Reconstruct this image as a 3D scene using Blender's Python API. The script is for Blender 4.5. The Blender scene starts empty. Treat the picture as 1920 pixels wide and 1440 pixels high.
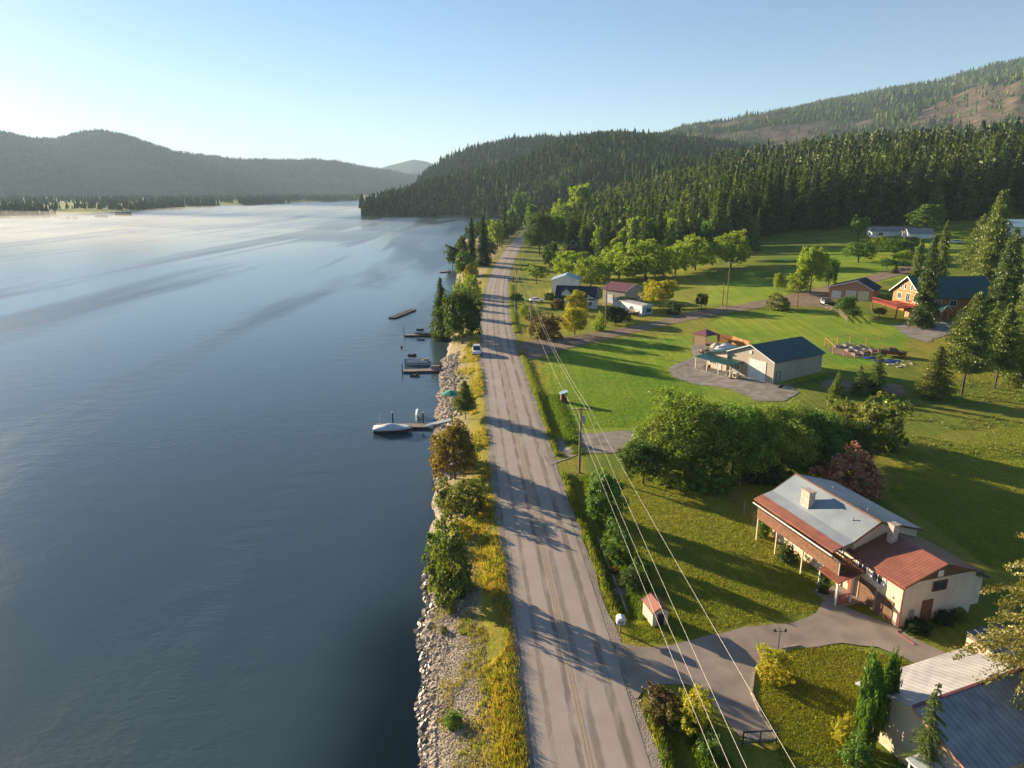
import bpy, math, random
import numpy as np
from mathutils import Vector, geometry, noise as mnoise
R = math.radians
SC = bpy.context.scene
COL = SC.collection
# ------------------------------------------------------------ camera, world, sun, exposure
F, H0, PITCH = 1300.0, 35.0, R(15.7)
CS, SN = math.cos(PITCH), math.sin(PITCH)
cam_d = bpy.data.cameras.new('camera')
cam = bpy.data.objects.new('camera', cam_d); COL.objects.link(cam)
cam.location = (0, 0, H0); cam.rotation_euler = (R(90)-PITCH, 0, 0)
cam_d.sensor_fit = 'HORIZONTAL'; cam_d.sensor_width = 36; cam_d.lens = 36*F/1920
cam_d.clip_start = 0.5; cam_d.clip_end = 40000
SC.camera = cam
SUN_AZ, SUN_EL = -51.0, 12.0        # degrees, azimuth from +Y towards +X
w = bpy.data.worlds.new('World'); SC.world = w; w.use_nodes = True
nt = w.node_tree; nt.nodes.clear()
sky = nt.nodes.new('ShaderNodeTexSky'); sky.sky_type = 'NISHITA'; sky.sun_disc = False
sky.sun_elevation = R(SUN_EL); sky.sun_rotation = R(SUN_AZ)
sky.altitude = 1500; sky.air_density = 1.0; sky.dust_density = 0.5; sky.ozone_density = 3.0
bg = nt.nodes.new('ShaderNodeBackground'); bg.inputs[1].default_value = 0.05
wo = nt.nodes.new('ShaderNodeOutputWorld')
nt.links.new(sky.outputs[0], bg.inputs[0]); nt.links.new(bg.outputs[0], wo.inputs[0])
sun_d = bpy.data.lights.new('sun', 'SUN'); sun_d.energy = 5.0; sun_d.angle = R(0.5); sun_d.color = (1, .81, .55)
sun = bpy.data.objects.new('sun', sun_d); COL.objects.link(sun)
sv = Vector((math.sin(R(SUN_AZ))*math.cos(R(SUN_EL)), math.cos(R(SUN_AZ))*math.cos(R(SUN_EL)), math.sin(R(SUN_EL))))
sun.rotation_euler = sv.to_track_quat('Z', 'Y').to_euler(); sun.location = (-200, 200, 200)
SC.view_settings.view_transform = 'Standard'; SC.view_settings.look = 'None'
SC.view_settings.exposure = 1.8; SC.view_settings.gamma = 1
SC.render.engine = 'CYCLES'
SC.cycles.use_denoising = True
SC.cycles.max_bounces = 6; SC.cycles.diffuse_bounces = 2; SC.cycles.glossy_bounces = 3
SC.cycles.transmission_bounces = 3; SC.cycles.transparent_max_bounces = 8; SC.cycles.volume_bounces = 0
SC.cycles.caustics_reflective = False; SC.cycles.caustics_refractive = False

# ------------------------------------------------------------ objects and tagging
def tag(o, label=None, cat=None, group=None, kind=None):
    if label: o['label'] = label
    if cat: o['category'] = cat
    if group: o['group'] = group
    if kind: o['kind'] = kind
    return o
def thing(name, label, cat, loc=(0, 0, 0), rz=0, group=None):
    o = bpy.data.objects.new(name, None); COL.objects.link(o)
    o.location = loc; o.rotation_euler = (0, 0, rz); o.empty_display_size = .3
    return tag(o, label, cat, group)
def link(name, me, parent=None):
    o = bpy.data.objects.new(name, me); COL.objects.link(o)
    if parent: o.parent = parent
    return o
def np_mesh(name, V, faces, m, smooth=False, uv=None):
    """V (n,3); faces (k,3) or (k,4) array"""
    me = bpy.data.meshes.new(name); V = np.asarray(V, 'f'); faces = np.asarray(faces, 'i'); k, c = faces.shape
    me.vertices.add(len(V)); me.vertices.foreach_set('co', V.ravel())
    me.loops.add(k*c); me.loops.foreach_set('vertex_index', faces.ravel())
    me.polygons.add(k); me.polygons.foreach_set('loop_start', np.arange(0, k*c, c, dtype='i'))
    me.polygons.foreach_set('use_smooth', np.full(k, smooth))
    me.update(calc_edges=True)
    if uv is not None:
        l = me.uv_layers.new(name='UVMap'); l.data.foreach_set('uv', np.asarray(uv, 'f')[faces.ravel()].ravel())
    if m: me.materials.append(m)
    return me
class MB:
    """collects shapes and links them as ONE mesh object"""
    def __init__(s): s.v = []; s.f = []
    def add(s, vs, fs):
        n = len(s.v); s.v += [tuple(v) for v in vs]; s.f += [tuple(i+n for i in f) for f in fs]; return s
    def box(s, x0, x1, y0, y1, z0, z1):
        return s.add([(x0,y0,z0),(x1,y0,z0),(x1,y1,z0),(x0,y1,z0),(x0,y0,z1),(x1,y0,z1),(x1,y1,z1),(x0,y1,z1)],
                     [(3,2,1,0),(4,5,6,7),(0,1,5,4),(1,2,6,5),(2,3,7,6),(3,0,4,7)])
    def prism(s, poly, axis, a, b):
        """poly: 2D points; axis 'y': (x,z) extruded a..b in y; 'x': (y,z); 'z': (x,y)"""
        def P(p, t): return (p[0], t, p[1]) if axis == 'y' else ((t, p[0], p[1]) if axis == 'x' else (p[0], p[1], t))
        n = len(poly); vs = [P(p, a) for p in poly]+[P(p, b) for p in poly]
        fs = [tuple(range(n)), tuple(range(2*n-1, n-1, -1))]+[(i, i+n, (i+1) % n+n, (i+1) % n) for i in range(n)]
        return s.add(vs, fs)
    def tube(s, pts, r, n=6, r2=None):
        pts = [Vector(p) for p in pts]; k = len(pts); vs = []; r2 = r if r2 is None else r2
        for i, p in enumerate(pts):
            d = (pts[min(i+1, k-1)]-pts[max(i-1, 0)]).normalized()
            a = d.cross(Vector((0, 0, 1)) if abs(d.z) < .9 else Vector((1, 0, 0))).normalized(); b = d.cross(a)
            rr = r+(r2-r)*i/max(k-1, 1)
            for j in range(n):
                t = 2*math.pi*j/n; vs.append(p+a*rr*math.cos(t)+b*rr*math.sin(t))
        fs = [(i*n+j, i*n+(j+1) % n, (i+1)*n+(j+1) % n, (i+1)*n+j) for i in range(k-1) for j in range(n)]
        fs += [tuple(range(n-1, -1, -1)), tuple((k-1)*n+j for j in range(n))]
        return s.add(vs, fs)
    def bar(s, p, q, w, h):
        """rectangular bar from p to q"""
        p, q = Vector(p), Vector(q); d = (q-p).normalized()
        a = d.cross(Vector((0, 0, 1)) if abs(d.z) < .95 else Vector((0, 1, 0))).normalized()*w/2; b = a.cross(d).normalized()*h/2
        vs = [p-a-b, p+a-b, p+a+b, p-a+b, q-a-b, q+a-b, q+a+b, q-a+b]
        return s.add(vs, [(3,2,1,0),(4,5,6,7),(0,1,5,4),(1,2,6,5),(2,3,7,6),(3,0,4,7)])
    def loft(s, rings):
        n = len(rings[0]); vs = [p for r in rings for p in r]; k = len(rings)
        fs = [(i*n+j, i*n+(j+1) % n, (i+1)*n+(j+1) % n, (i+1)*n+j) for i in range(k-1) for j in range(n)]
        fs += [tuple(range(n-1, -1, -1)), tuple((k-1)*n+j for j in range(n))]
        return s.add(vs, fs)
    def lathe(s, prof, n=12, c=(0, 0)):
        return s.loft([[(c[0]+r*math.cos(2*math.pi*j/n), c[1]+r*math.sin(2*math.pi*j/n), z) for j in range(n)] for r, z in prof])
    def build(s, name, m, parent=None, smooth=False, bevel=0):
        me = bpy.data.meshes.new(name); me.from_pydata(s.v, [], s.f); me.materials.append(m)
        if smooth: me.polygons.foreach_set('use_smooth', np.full(len(me.polygons), True))
        me.update(); o = link(name, me, parent)
        if bevel:
            b = o.modifiers.new('bevel', 'BEVEL'); b.width = bevel; b.segments = 2; b.limit_method = 'ANGLE'
        return o

# ------------------------------------------------------------ materials
def pmat(name, c1, c2=None, scale=4, rough=.85, bump=0, metal=0, wave=None, bscale=None, coord='Object', detail=8, spec=.3, ramp=(.35, .65), grime=0):
    m = bpy.data.materials.new(name); m.use_nodes = True; t = m.node_tree; N, L = t.nodes, t.links
    b = N['Principled BSDF']; b.inputs['Roughness'].default_value = rough; b.inputs['Metallic'].default_value = metal
    b.inputs['Specular IOR Level'].default_value = spec
    tc = N.new('ShaderNodeTexCoord'); n = N.new('ShaderNodeTexNoise'); n.inputs['Scale'].default_value = scale; n.inputs['Detail'].default_value = detail
    L.new(tc.outputs[coord], n.inputs['Vector'])
    c2 = c2 or tuple(c*.75 for c in c1)
    r = N.new('ShaderNodeValToRGB'); r.color_ramp.elements[0].position = ramp[0]; r.color_ramp.elements[1].position = ramp[1]
    r.color_ramp.elements[0].color = (*c1, 1); r.color_ramp.elements[1].color = (*c2, 1)
    L.new(n.outputs[0], r.inputs[0]); out = r.outputs[0]
    hgt = None
    if grime:
        g = N.new('ShaderNodeTexNoise'); g.inputs['Scale'].default_value = scale*.22; g.inputs['Detail'].default_value = 10
        mp = N.new('ShaderNodeMapping'); mp.inputs['Scale'].default_value = (1, 1, .35)
        L.new(tc.outputs[coord], mp.inputs[0]); L.new(mp.outputs[0], g.inputs['Vector'])
        gr = N.new('ShaderNodeMapRange'); gr.inputs[1].default_value = .45; gr.inputs[2].default_value = .75; gr.inputs[3].default_value = 1; gr.inputs[4].default_value = 1-grime
        L.new(g.outputs[0], gr.inputs[0]); mx = N.new('ShaderNodeMix'); mx.data_type = 'RGBA'; mx.blend_type = 'MULTIPLY'; mx.inputs[0].default_value = 1
        L.new(out, mx.inputs[6]); L.new(gr.outputs[0], mx.inputs[7]); out = mx.outputs[2]
    if wave:      # (axis, period in metres, colour darkening, height)
        sx = N.new('ShaderNodeSeparateXYZ'); L.new(tc.outputs['Object'], sx.inputs[0])
        mm = N.new('ShaderNodeMath'); mm.operation = 'MULTIPLY'; mm.inputs[1].default_value = 1/wave[1]; L.new(sx.outputs[wave[0]], mm.inputs[0])
        fr = N.new('ShaderNodeMath'); fr.operation = 'FRACT'; L.new(mm.outputs[0], fr.inputs[0])
        pp = N.new('ShaderNodeMath'); pp.operation = 'PINGPONG'; pp.inputs[1].default_value = .5; L.new(fr.outputs[0], pp.inputs[0])
        mr = N.new('ShaderNodeMapRange'); mr.inputs[1].default_value = .02; mr.inputs[2].default_value = .14; L.new(pp.outputs[0], mr.inputs[0])
        mr.inputs[3].default_value = 1-wave[2]; mr.inputs[4].default_value = 1
        mx = N.new('ShaderNodeMix'); mx.data_type = 'RGBA'; mx.blend_type = 'MULTIPLY'; mx.inputs[0].default_value = 1
        L.new(out, mx.inputs[6]); L.new(mr.outputs[0], mx.inputs[7]); out = mx.outputs[2]; hgt = pp.outputs[0]
    L.new(out, b.inputs['Base Color'])
    if bump or hgt:
        bp = N.new('ShaderNodeBump'); bp.inputs['Strength'].default_value = bump or .6
        if hgt: bp.inputs['Distance'].default_value = wave[3]; L.new(hgt, bp.inputs['Height'])
        else:
            bn = N.new('ShaderNodeTexNoise'); bn.inputs['Scale'].default_value = bscale or scale*3; bn.inputs['Detail'].default_value = 6
            L.new(tc.outputs[coord], bn.inputs['Vector']); L.new(bn.outputs[0], bp.inputs['Height']); bp.inputs['Distance'].default_value = .15
        L.new(bp.outputs[0], b.inputs['Normal'])
    return m
def foliage_mat(name, trans=.35, var=.5, gl=.03):
    m = bpy.data.materials.new(name); m.use_nodes = True; t = m.node_tree; N, L = t.nodes, t.links; N.clear()
    oi = N.new('ShaderNodeObjectInfo'); ge = N.new('ShaderNodeNewGeometry')
    mr = N.new('ShaderNodeMapRange'); mr.inputs[3].default_value = 1-var; mr.inputs[4].default_value = 1+var; L.new(ge.outputs['Random Per Island'], mr.inputs[0])
    mx = N.new('ShaderNodeMix'); mx.data_type = 'RGBA'; mx.blend_type = 'MULTIPLY'; mx.inputs[0].default_value = 1
    L.new(oi.outputs['Color'], mx.inputs[6]); L.new(mr.outputs[0], mx.inputs[7])
    hs = N.new('ShaderNodeHueSaturation'); hr = N.new('ShaderNodeMapRange'); hr.inputs[3].default_value = .485; hr.inputs[4].default_value = .515
    wn = N.new('ShaderNodeTexNoise'); wn.inputs['Scale'].default_value = .35; L.new(ge.outputs['Position'], wn.inputs['Vector'])
    hr.inputs[1].default_value = .3; hr.inputs[2].default_value = .7
    L.new(wn.outputs[0], hr.inputs[0]); L.new(hr.outputs[0], hs.inputs['Hue']); L.new(mx.outputs[2], hs.inputs['Color'])
    d = N.new('ShaderNodeBsdfDiffuse'); tr = N.new('ShaderNodeBsdfTranslucent'); g = N.new('ShaderNodeBsdfGlossy'); g.inputs['Roughness'].default_value = .45
    L.new(hs.outputs[0], d.inputs[0])
    ty = N.new('ShaderNodeMix'); ty.data_type = 'RGBA'; ty.blend_type = 'MULTIPLY'; ty.inputs[0].default_value = 1; ty.inputs[7].default_value = (1.35, 1.5, .45, 1)
    L.new(hs.outputs[0], ty.inputs[6]); L.new(ty.outputs[2], tr.inputs[0])
    a = N.new('ShaderNodeMixShader'); a.inputs[0].default_value = trans; L.new(d.outputs[0], a.inputs[1]); L.new(tr.outputs[0], a.inputs[2])
    b = N.new('ShaderNodeMixShader'); b.inputs[0].default_value = gl; L.new(a.outputs[0], b.inputs[1]); L.new(g.outputs[0], b.inputs[2])
    o = N.new('ShaderNodeOutputMaterial'); L.new(b.outputs[0], o.inputs[0]); return m
M = {}
M['leaf'] = foliage_mat('leaves', .38, .45)
M['needle'] = foliage_mat('needles', .22, .4)
M['farneedle'] = foliage_mat('distant_needles', .1, .35, 0)
M['grass'] = foliage_mat('grass_blades', .4, .4)
M['bark'] = pmat('bark', (.13,.09,.06), (.06,.04,.03), 6, .95, .5)
M['asphalt'] = pmat('driveway_asphalt', (.35,.285,.235), (.25,.205,.17), .5, .92, .3, bscale=40, grime=.25)
M['gravel'] = pmat('gravel', (.33,.29,.25), (.2,.175,.15), .6, .95, .6, bscale=8, grime=.25)
M['dirt'] = pmat('dirt', (.27,.19,.13), (.17,.125,.085), .5, .95, .5, bscale=6)
M['rock'] = pmat('rock', (.50,.41,.32), (.25,.205,.165), .9, .9, .5)
M['beige'] = pmat('beige_stucco', (.74,.58,.42), (.66,.50,.36), 1.5, .9, .2, grime=.18)
M['blockwall'] = pmat('painted_block_wall', (.74,.60,.47), (.66,.53,.41), 1.5, .9, wave=(2, .2, .16, .02), grime=.2)
M['bluemetal'] = pmat('blue_grey_metal_roof', (.31,.35,.38), (.25,.29,.33), .7, .42, wave=(1, .3, .3, .03), spec=.5, grime=.3)
M['redmetal'] = pmat('red_metal_roof', (.33,.12,.075), (.23,.085,.058), .8, .45, wave=(1, .3, .32, .03), spec=.5, grime=.25)
M['redmetaly'] = pmat('red_porch_metal', (.27,.095,.065), (.19,.07,.05), .8, .5, wave=(0, .3, .3, .03), grime=.25)
M['cedar'] = pmat('stained_cedar_boards', (.25,.12,.07), (.17,.085,.05), 3, .75, wave=(1, .14, .4, .01))
M['brownwood'] = pmat('brown_wood', (.20,.10,.06), (.13,.07,.04), 4, .8)
M['redpaint'] = pmat('red_painted_trim', (.34,.09,.07), (.26,.07,.055), 4, .6)
M['brick'] = pmat('weathered_brick', (.60,.52,.45), (.42,.33,.28), 3, .9, wave=(2, .12, .25, .01), grime=.3)
M['glass'] = pmat('window_glass', (.03,.04,.05), (.05,.06,.07), 1, .06, spec=.9)
M['white'] = pmat('white_paint', (.78,.77,.74), (.68,.67,.64), 2, .7, grime=.15)
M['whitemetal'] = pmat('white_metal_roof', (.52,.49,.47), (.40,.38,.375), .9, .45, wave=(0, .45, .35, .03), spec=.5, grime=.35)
M['shingle'] = pmat('blue_grey_ribbed_roof', (.36,.36,.37), (.24,.25,.27), 1.2, .6, wave=(0, .45, .35, .02), grime=.3)  # same ribbed metal as the pale slope, its shade put into the colour
M['darkgreenroof'] = pmat('dark_teal_metal_roof', (.018,.085,.085), (.014,.062,.066), 1.5, .5, wave=(1, .4, .15, .02), spec=.35, grime=.2)
M['greenroof'] = pmat('green_metal_roof', (.018,.105,.095), (.013,.08,.075), 1.5, .5, wave=(1, .4, .15, .02), spec=.35, grime=.2)
M['tanmetal'] = pmat('tan_ribbed_siding', (.50,.42,.33), (.45,.38,.30), 1, .7, wave=(0, .3, .22, .02), grime=.12)
M['tanmetaly'] = pmat('tan_ribbed_siding_long', (.46,.39,.32), (.42,.36,.29), 1, .7, wave=(1, .3, .22, .02), grime=.12)
M['log'] = pmat('orange_log_wall', (.50,.20,.075), (.38,.15,.055), 2, .7, wave=(2, .25, .4, .04))
M['salmon'] = pmat('salmon_siding', (.52,.24,.15), (.46,.21,.13), 2, .85, wave=(2, .2, .2, .01))
M['darkroof'] = pmat('dark_slate_roof', (.035,.045,.06), (.025,.03,.045), 2, .8, grime=.2)
M['maroonroof'] = pmat('maroon_metal_roof', (.20,.075,.09), (.16,.06,.075), 2, .55, wave=(1, .4, .2, .02))
M['blueroof'] = pmat('light_blue_metal_roof', (.30,.42,.48), (.25,.36,.43), 2, .45, wave=(1, .5, .2, .02), spec=.5)
M['fencewood'] = pmat('orange_fence_boards', (.52,.24,.09), (.40,.18,.07), 3, .8, wave=(0, .15, .35, .01))
M['weathered'] = pmat('weathered_deck_boards', (.34,.26,.21), (.24,.18,.145), 2, .9, wave=(0, .16, .3, .01), grime=.3)
M['pole'] = pmat('weathered_pole_wood', (.30,.20,.13), (.2,.13,.09), 5, .9)
M['wire'] = pmat('aluminium_wire', (.5,.46,.4), (.45,.42,.37), 1, .5, metal=.1)
M['steel'] = pmat('galvanised_steel', (.42,.43,.44), (.34,.35,.36), 5, .5, metal=.6)
M['black'] = pmat('black_rubber', (.02,.02,.02), (.03,.03,.03), 5, .8)
M['darkmetal'] = pmat('dark_metal', (.05,.05,.055), (.035,.035,.04), 5, .5)
M['tarp'] = pmat('pale_boat_cover', (.55,.58,.62), (.47,.5,.54), 2, .7, .3)
M['greentarp'] = pmat('green_canvas', (.02,.30,.20), (.02,.25,.17), 2, .7)
M['bluetarp'] = pmat('blue_tarp', (.035,.085,.25), (.03,.07,.2), 2, .6, .3)
M['camo'] = pmat('olive_boat_hull', (.10,.12,.08), (.05,.06,.04), 3, .6)
M['carwhite'] = pmat('white_car_paint', (.75,.76,.76), (.72,.73,.73), 1, .25, spec=.6)
M['carred'] = pmat('maroon_car_paint', (.22,.015,.02), (.18,.012,.018), 1, .3, spec=.6)
M['carsilver'] = pmat('silver_car_paint', (.42,.44,.46), (.38,.4,.42), 1, .3, metal=.5)
M['cardark'] = pmat('dark_car_paint', (.03,.035,.04), (.02,.025,.03), 1, .25, spec=.6)
M['lamp'] = pmat('headlight_glass', (.7,.7,.68), (.6,.6,.58), 1, .15)
M['yellowline'] = pmat('worn_yellow_paint', (.40,.29,.15), (.30,.245,.18), 1.2, .85, ramp=(.4, .6))
M['oldwhite'] = pmat('weathered_white_paint', (.50,.47,.42), (.36,.33,.29), 2, .85, grime=.3)
M['cream'] = pmat('cream_enamel', (.68,.60,.42), (.6,.52,.36), 2, .6)
M['redtrim'] = pmat('barn_red_boards', (.36,.07,.04), (.27,.05,.03), 2, .8)

# ------------------------------------------------------------ pixel <-> world (the photograph is 1920 x 1440)
def ray(px, py):
    a, v = (px-960)/F, (py-720)/F
    return np.array([a, CS-v*SN, -SN-v*CS])
def GZ(px, py, z):
    d = ray(px, py); t = (z-H0)/d[2]; return Vector((d[0]*t, d[1]*t, z))
def proj(X, Y, Z):
    D = Y*CS+(H0-Z)*SN; v = (H0-Z)*CS-Y*SN; return 960+X/D*F, 720+v/D*F, D
WZ = -2.5
_sh = [(795,1500),(795,1440),(797,1300),(796,1200),(802,1100),(806,1020),(812,960),(818,900),(820,850),(818,800),(826,740),(830,690),(842,650),(850,600),(852,560),(856,520),(862,480),(868,450),(880,432)]
_shw = [GZ(x, y, WZ) for x, y in _sh]
SHY = np.array([-400, 0]+[p.y for p in _shw]+[620, 660, 760, 900, 1000, 1030, 1060, 1500, 2600, 3500, 20000])
SHX = np.array([_shw[0].x, _shw[0].x]+[p.x for p in _shw]+[-10, 40, 130, 110, -70, -190, -215, -250, -480, -650, -3000])
_o = np.argsort(SHY); SHY, SHX = SHY[_o], SHX[_o]
_d = np.arange(20, 175, 1.3); _e = np.interp(_d, SHY, SHX)+np.array([.75*mnoise.noise(Vector((y*.22, 1, 5)))+.45*mnoise.noise(Vector((y*.7, 4, 5))) for y in _d])
_kk = (SHY < 20) | (SHY > 175); SHY, SHX = np.concatenate([SHY[_kk], _d]), np.concatenate([SHX[_kk], _e]); _o = np.argsort(SHY); SHY, SHX = SHY[_o], SHX[_o]
_rl = [(1005,1440),(977.6,1200),(960,1085),(937,900),(927,831),(917.6,744),(909,671),(905,627),(905,580),(912,540),(920,513),(936.7,480),(965,447),(986,431)]
_rr = [(1216,1440),(1143,1196),(1105,1085),(1042,900),(1019,831),(993,744),(968,671),(957,627),(952,580),(951,540),(955,513),(970,480),(986,447),(999,431)]
# smooth centre line in world space
_cl = [GZ(x, y, 0) for x, y in _rl]; _cr = [GZ(x, y, 0) for x, y in _rr]
RY = np.array([-60]+[(a.y+b.y)/2 for a, b in zip(_cl, _cr)]+[700, 800]); 
_rx = [(a.x+b.x)/2 for a, b in zip(_cl, _cr)]
RX = np.array([_rx[0]+(_rx[0]-_rx[2])/(RY[1]-RY[3])*(-60-RY[1])*1.0]+_rx+[_rx[-1]+12, _rx[-1]+50])
_ys = np.arange(-60, 800, 4.0); _xs = np.interp(_ys, RY, RX)
_k = np.hanning(15); _k /= _k.sum()
_xs = np.convolve(np.pad(_xs, 7, mode='edge'), _k, 'valid')
RW = 3.65
def roadx(Y): return np.interp(Y, _ys, _xs)
# far left shore: distance as a function of X/Y
_ls = [GZ(x, y, WZ) for x, y in [(-900,440),(-300,421),(0,409),(150,402),(320,391),(480,383.5),(600,378.5),(680,375)]]
LSA = np.array([p.x/p.y for p in _ls]); LSR = np.array([p.y for p in _ls])
DITCH = [(-60, 40.0), (50.5, 82), (88.5, 118)]      # Y ranges of the roadside ditch on the right
def Hn(X, Y):
    X = np.asarray(X, float); Y = np.asarray(Y, float)
    d = X-np.interp(Y, SHY, SHX)
    rx = roadx(np.clip(Y, -60, 790)); bw = np.clip((rx-RW-1.2)-np.interp(Y, SHY, SHX), 3, 14)
    z = np.where(d > 0, WZ+2.5*np.clip(d/bw, 0, 1)**.75, np.maximum(WZ+d*.35, -6))
    p = np.maximum(X-30, 0)*np.maximum(Y-90, 0)*6e-4
    z = z+np.where(d > 0, 60*np.tanh(p/60), 0)
    e = X-rx-RW
    for a, b in DITCH:
        on = np.clip((Y-a)/1.5, 0, 1)*np.clip((b-Y)/1.5, 0, 1)
        z = z-np.clip(np.minimum((e-1.0)/.7, (4.0-e)/1.5), 0, 1)*.95*on
    # far left land
    a = X/np.maximum(Y, 1); dl = Y-np.interp(a, LSA, LSR); 
    zl = np.where(dl > 0, np.clip(WZ+dl*.02, WZ, 1.5), np.maximum(WZ+dl*.1, -6))
    zl = np.where((a < -.19) & (Y > 100), zl, -6)
    zl = np.where((Y > 2600), np.maximum(zl, np.clip(WZ+(Y-2600)*.02, WZ, 1.5)), zl)
    return np.maximum(z, zl)
def Hs(x, y): return float(Hn(x, y))
def G(px, py, zoff=0):
    """ground point seen at that pixel"""
    d = ray(px, py); t = 20*1.006**np.arange(0, 1000)
    P = d[None, :]*t[:, None]; dz = H0+P[:, 2]-Hn(P[:, 0], P[:, 1])
    i = int(np.argmax(dz < 0)) if (dz < 0).any() else 999
    a, b = t[max(i-1, 0)], t[i]
    for _ in range(20):
        m = (a+b)/2; q = d*m
        if H0+q[2]-Hs(q[0], q[1]) < 0: b = m
        else: a = m
    q = d*a; return Vector((q[0], q[1], Hs(q[0], q[1])+zoff))
def top_z(X, Y, py):
    d = ray(960, py); return H0+d[2]*Y/d[1]
# ------------------------------------------------------------ ground sheet
def in_poly(px, py, poly):
    c = np.zeros(px.shape, bool); n = len(poly)
    for i in range(n):
        x1, y1 = poly[i]; x2, y2 = poly[(i+1) % n]
        if y1 == y2: continue
        k = ((y1 > py) != (y2 > py)) & (px < (x2-x1)*(py-y1)/(y2-y1)+x1); c ^= k
    return c
def geo(a, b, n): return np.geomspace(a, b, n)
gx = np.concatenate([-geo(600, 14000, 18)[::-1], np.arange(-575, -30, 25), np.arange(-30, 20, .5), np.arange(20, 130, 1.5), np.arange(130, 400, 8), geo(400, 14000, 22)])
gy = np.concatenate([[-500, -200, -60, 0, 12], np.arange(20, 130, .7), np.arange(130, 400, 2), np.arange(400, 1200, 10), geo(1200, 16000, 36)])
GXX, GYY = np.meshgrid(gx, gy); GZZ = Hn(GXX, GYY)
rngg = np.random.default_rng(5)
nx, ny = len(gx), len(gy)
idx = np.arange(nx*ny).reshape(ny, nx)
faces = np.stack([idx[:-1, :-1], idx[:-1, 1:], idx[1:, 1:], idx[1:, :-1]], -1).reshape(-1, 4)
def grid_cover(X, Y, Z):
    px, py, D = proj(X, Y, Z); ok = D > 5
    fx = 14*np.sin(X*.11+np.sin(Y*.07)*2)+8*np.sin(Y*.21+X*.05); px = px+fx; py = py+.5*fx
    lush = np.zeros(X.shape); dry = np.zeros(X.shape); dirt = np.zeros(X.shape)
    for p in [[(1005,680),(1080,655),(1290,608),(1450,582),(1560,575),(1720,605),(1700,690),(1560,700),(1480,730),(1250,830),(1050,835),(1000,700)],
              [(1240,560),(1330,535),(1430,520),(1480,560),(1380,580),(1260,590)], [(1480,520),(1560,450),(1800,440),(1800,500),(1600,560)]]:
        lush[in_poly(px, py, p) & ok] = 1
    for p in [[(1170,880),(1400,870),(1460,1000),(1560,1130),(1500,1165),(1300,1200),(1190,1210),(1100,1000)],
              [(1410,1215),(1560,1200),(1720,1240),(1700,1300),(1600,1460),(1430,1460)],
              [(1560,870),(1920,780),(2100,900),(2100,1150),(1800,1080),(1640,930)], [(1700,640),(1920,600),(1920,720),(1720,700)]]:
        dry[in_poly(px, py, p) & ok] = .55
    for p in [[(1010,470),(1330,470),(1330,620),(1010,660),(950,620)]]:
        dry[in_poly(px, py, p) & ok] = .5; lush[in_poly(px, py, p) & ok] = .3
    rx = roadx(np.clip(Y, -60, 790)); sh = np.interp(Y, SHY, SHX)
    e = X-(rx-RW)
    bank = (X > sh-2) & (e < 0) & (Y < 700)
    dry[bank] = 1; dirt[bank] = np.clip((-e-2.8)/1.2, 0, 1)[bank]*np.where(Y < 62, 1, .55)[bank]
    e2 = X-(rx+RW); side = (e2 > 0) & (e2 < 4.5) & (Y < 500); dry[side] = .6; dirt[side] = 0
    far = Y > 560; lush[far] = 0; dry[far] = 0
    dirt[(X < sh+.8) & (X > sh-40)] = 1
    return lush, dry, dirt
lu, dr, di = grid_cover(GXX, GYY, GZZ)
V = np.stack([GXX, GYY, GZZ], -1).reshape(-1, 3)
m = bpy.data.materials.new('ground'); m.use_nodes = True; t = m.node_tree; N, L = t.nodes, t.links; b = N['Principled BSDF']
b.inputs['Roughness'].default_value = .95; b.inputs['Specular IOR Level'].default_value = .1
at = N.new('ShaderNodeAttribute'); at.attribute_name = 'cover'; sp = N.new('ShaderNodeSeparateColor'); L.new(at.outputs['Color'], sp.inputs[0])
tc = N.new('ShaderNodeTexCoord')
def gnoise(scale, detail=8, rough=.6):
    n = N.new('ShaderNodeTexNoise'); n.inputs['Scale'].default_value = scale; n.inputs['Detail'].default_value = detail; n.inputs['Roughness'].default_value = rough
    L.new(tc.outputs['Object'], n.inputs['Vector']); return n.outputs[0]
def gramp(src, c1, c2, a=.35, bb=.65):
    r = N.new('ShaderNodeValToRGB'); r.color_ramp.elements[0].position = a; r.color_ramp.elements[1].position = bb
    r.color_ramp.elements[0].color = (*c1, 1); r.color_ramp.elements[1].color = (*c2, 1); L.new(src, r.inputs[0]); return r.outputs[0]
def gmix(fac, a, c):
    x = N.new('ShaderNodeMix'); x.data_type = 'RGBA'; L.new(fac, x.inputs[0]); L.new(a, x.inputs[6]); L.new(c, x.inputs[7]); return x.outputs[2]
def gmath(op, a, bv):
    x = N.new('ShaderNodeMath'); x.operation = op; L.new(a, x.inputs[0])
    if hasattr(bv, 'links'): L.new(bv, x.inputs[1])
    else: x.inputs[1].default_value = bv
    return x.outputs[0]
base = gramp(gnoise(.09, 10), (.10,.17,.022), (.22,.225,.035))
lushc = gmix(gmath('MULTIPLY', gnoise(.7, 8, .7), .7), gramp(gnoise(.06, 10), (.12,.26,.022), (.33,.37,.04), .38, .62), gramp(gnoise(3), (.07,.16,.015), (.28,.31,.04)))
dryc = gmix(gmath('MULTIPLY', gnoise(.8, 8, .7), .8), gramp(gnoise(.12, 10), (.24,.25,.03), (.46,.36,.05), .38, .62), gramp(gnoise(2.5), (.13,.15,.025), (.30,.21,.05)))
dirtc = gramp(gnoise(.5, 12, .7), (.30,.25,.20), (.46,.385,.31))
c = gmix(sp.outputs[0], base, lushc); c = gmix(sp.outputs[1], c, dryc)
df = gmath('MULTIPLY', sp.outputs[2], gmath('MULTIPLY', gnoise(.8, 10, .7), 2.1)); x = N.new('ShaderNodeClamp'); L.new(df, x.inputs[0])
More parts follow.
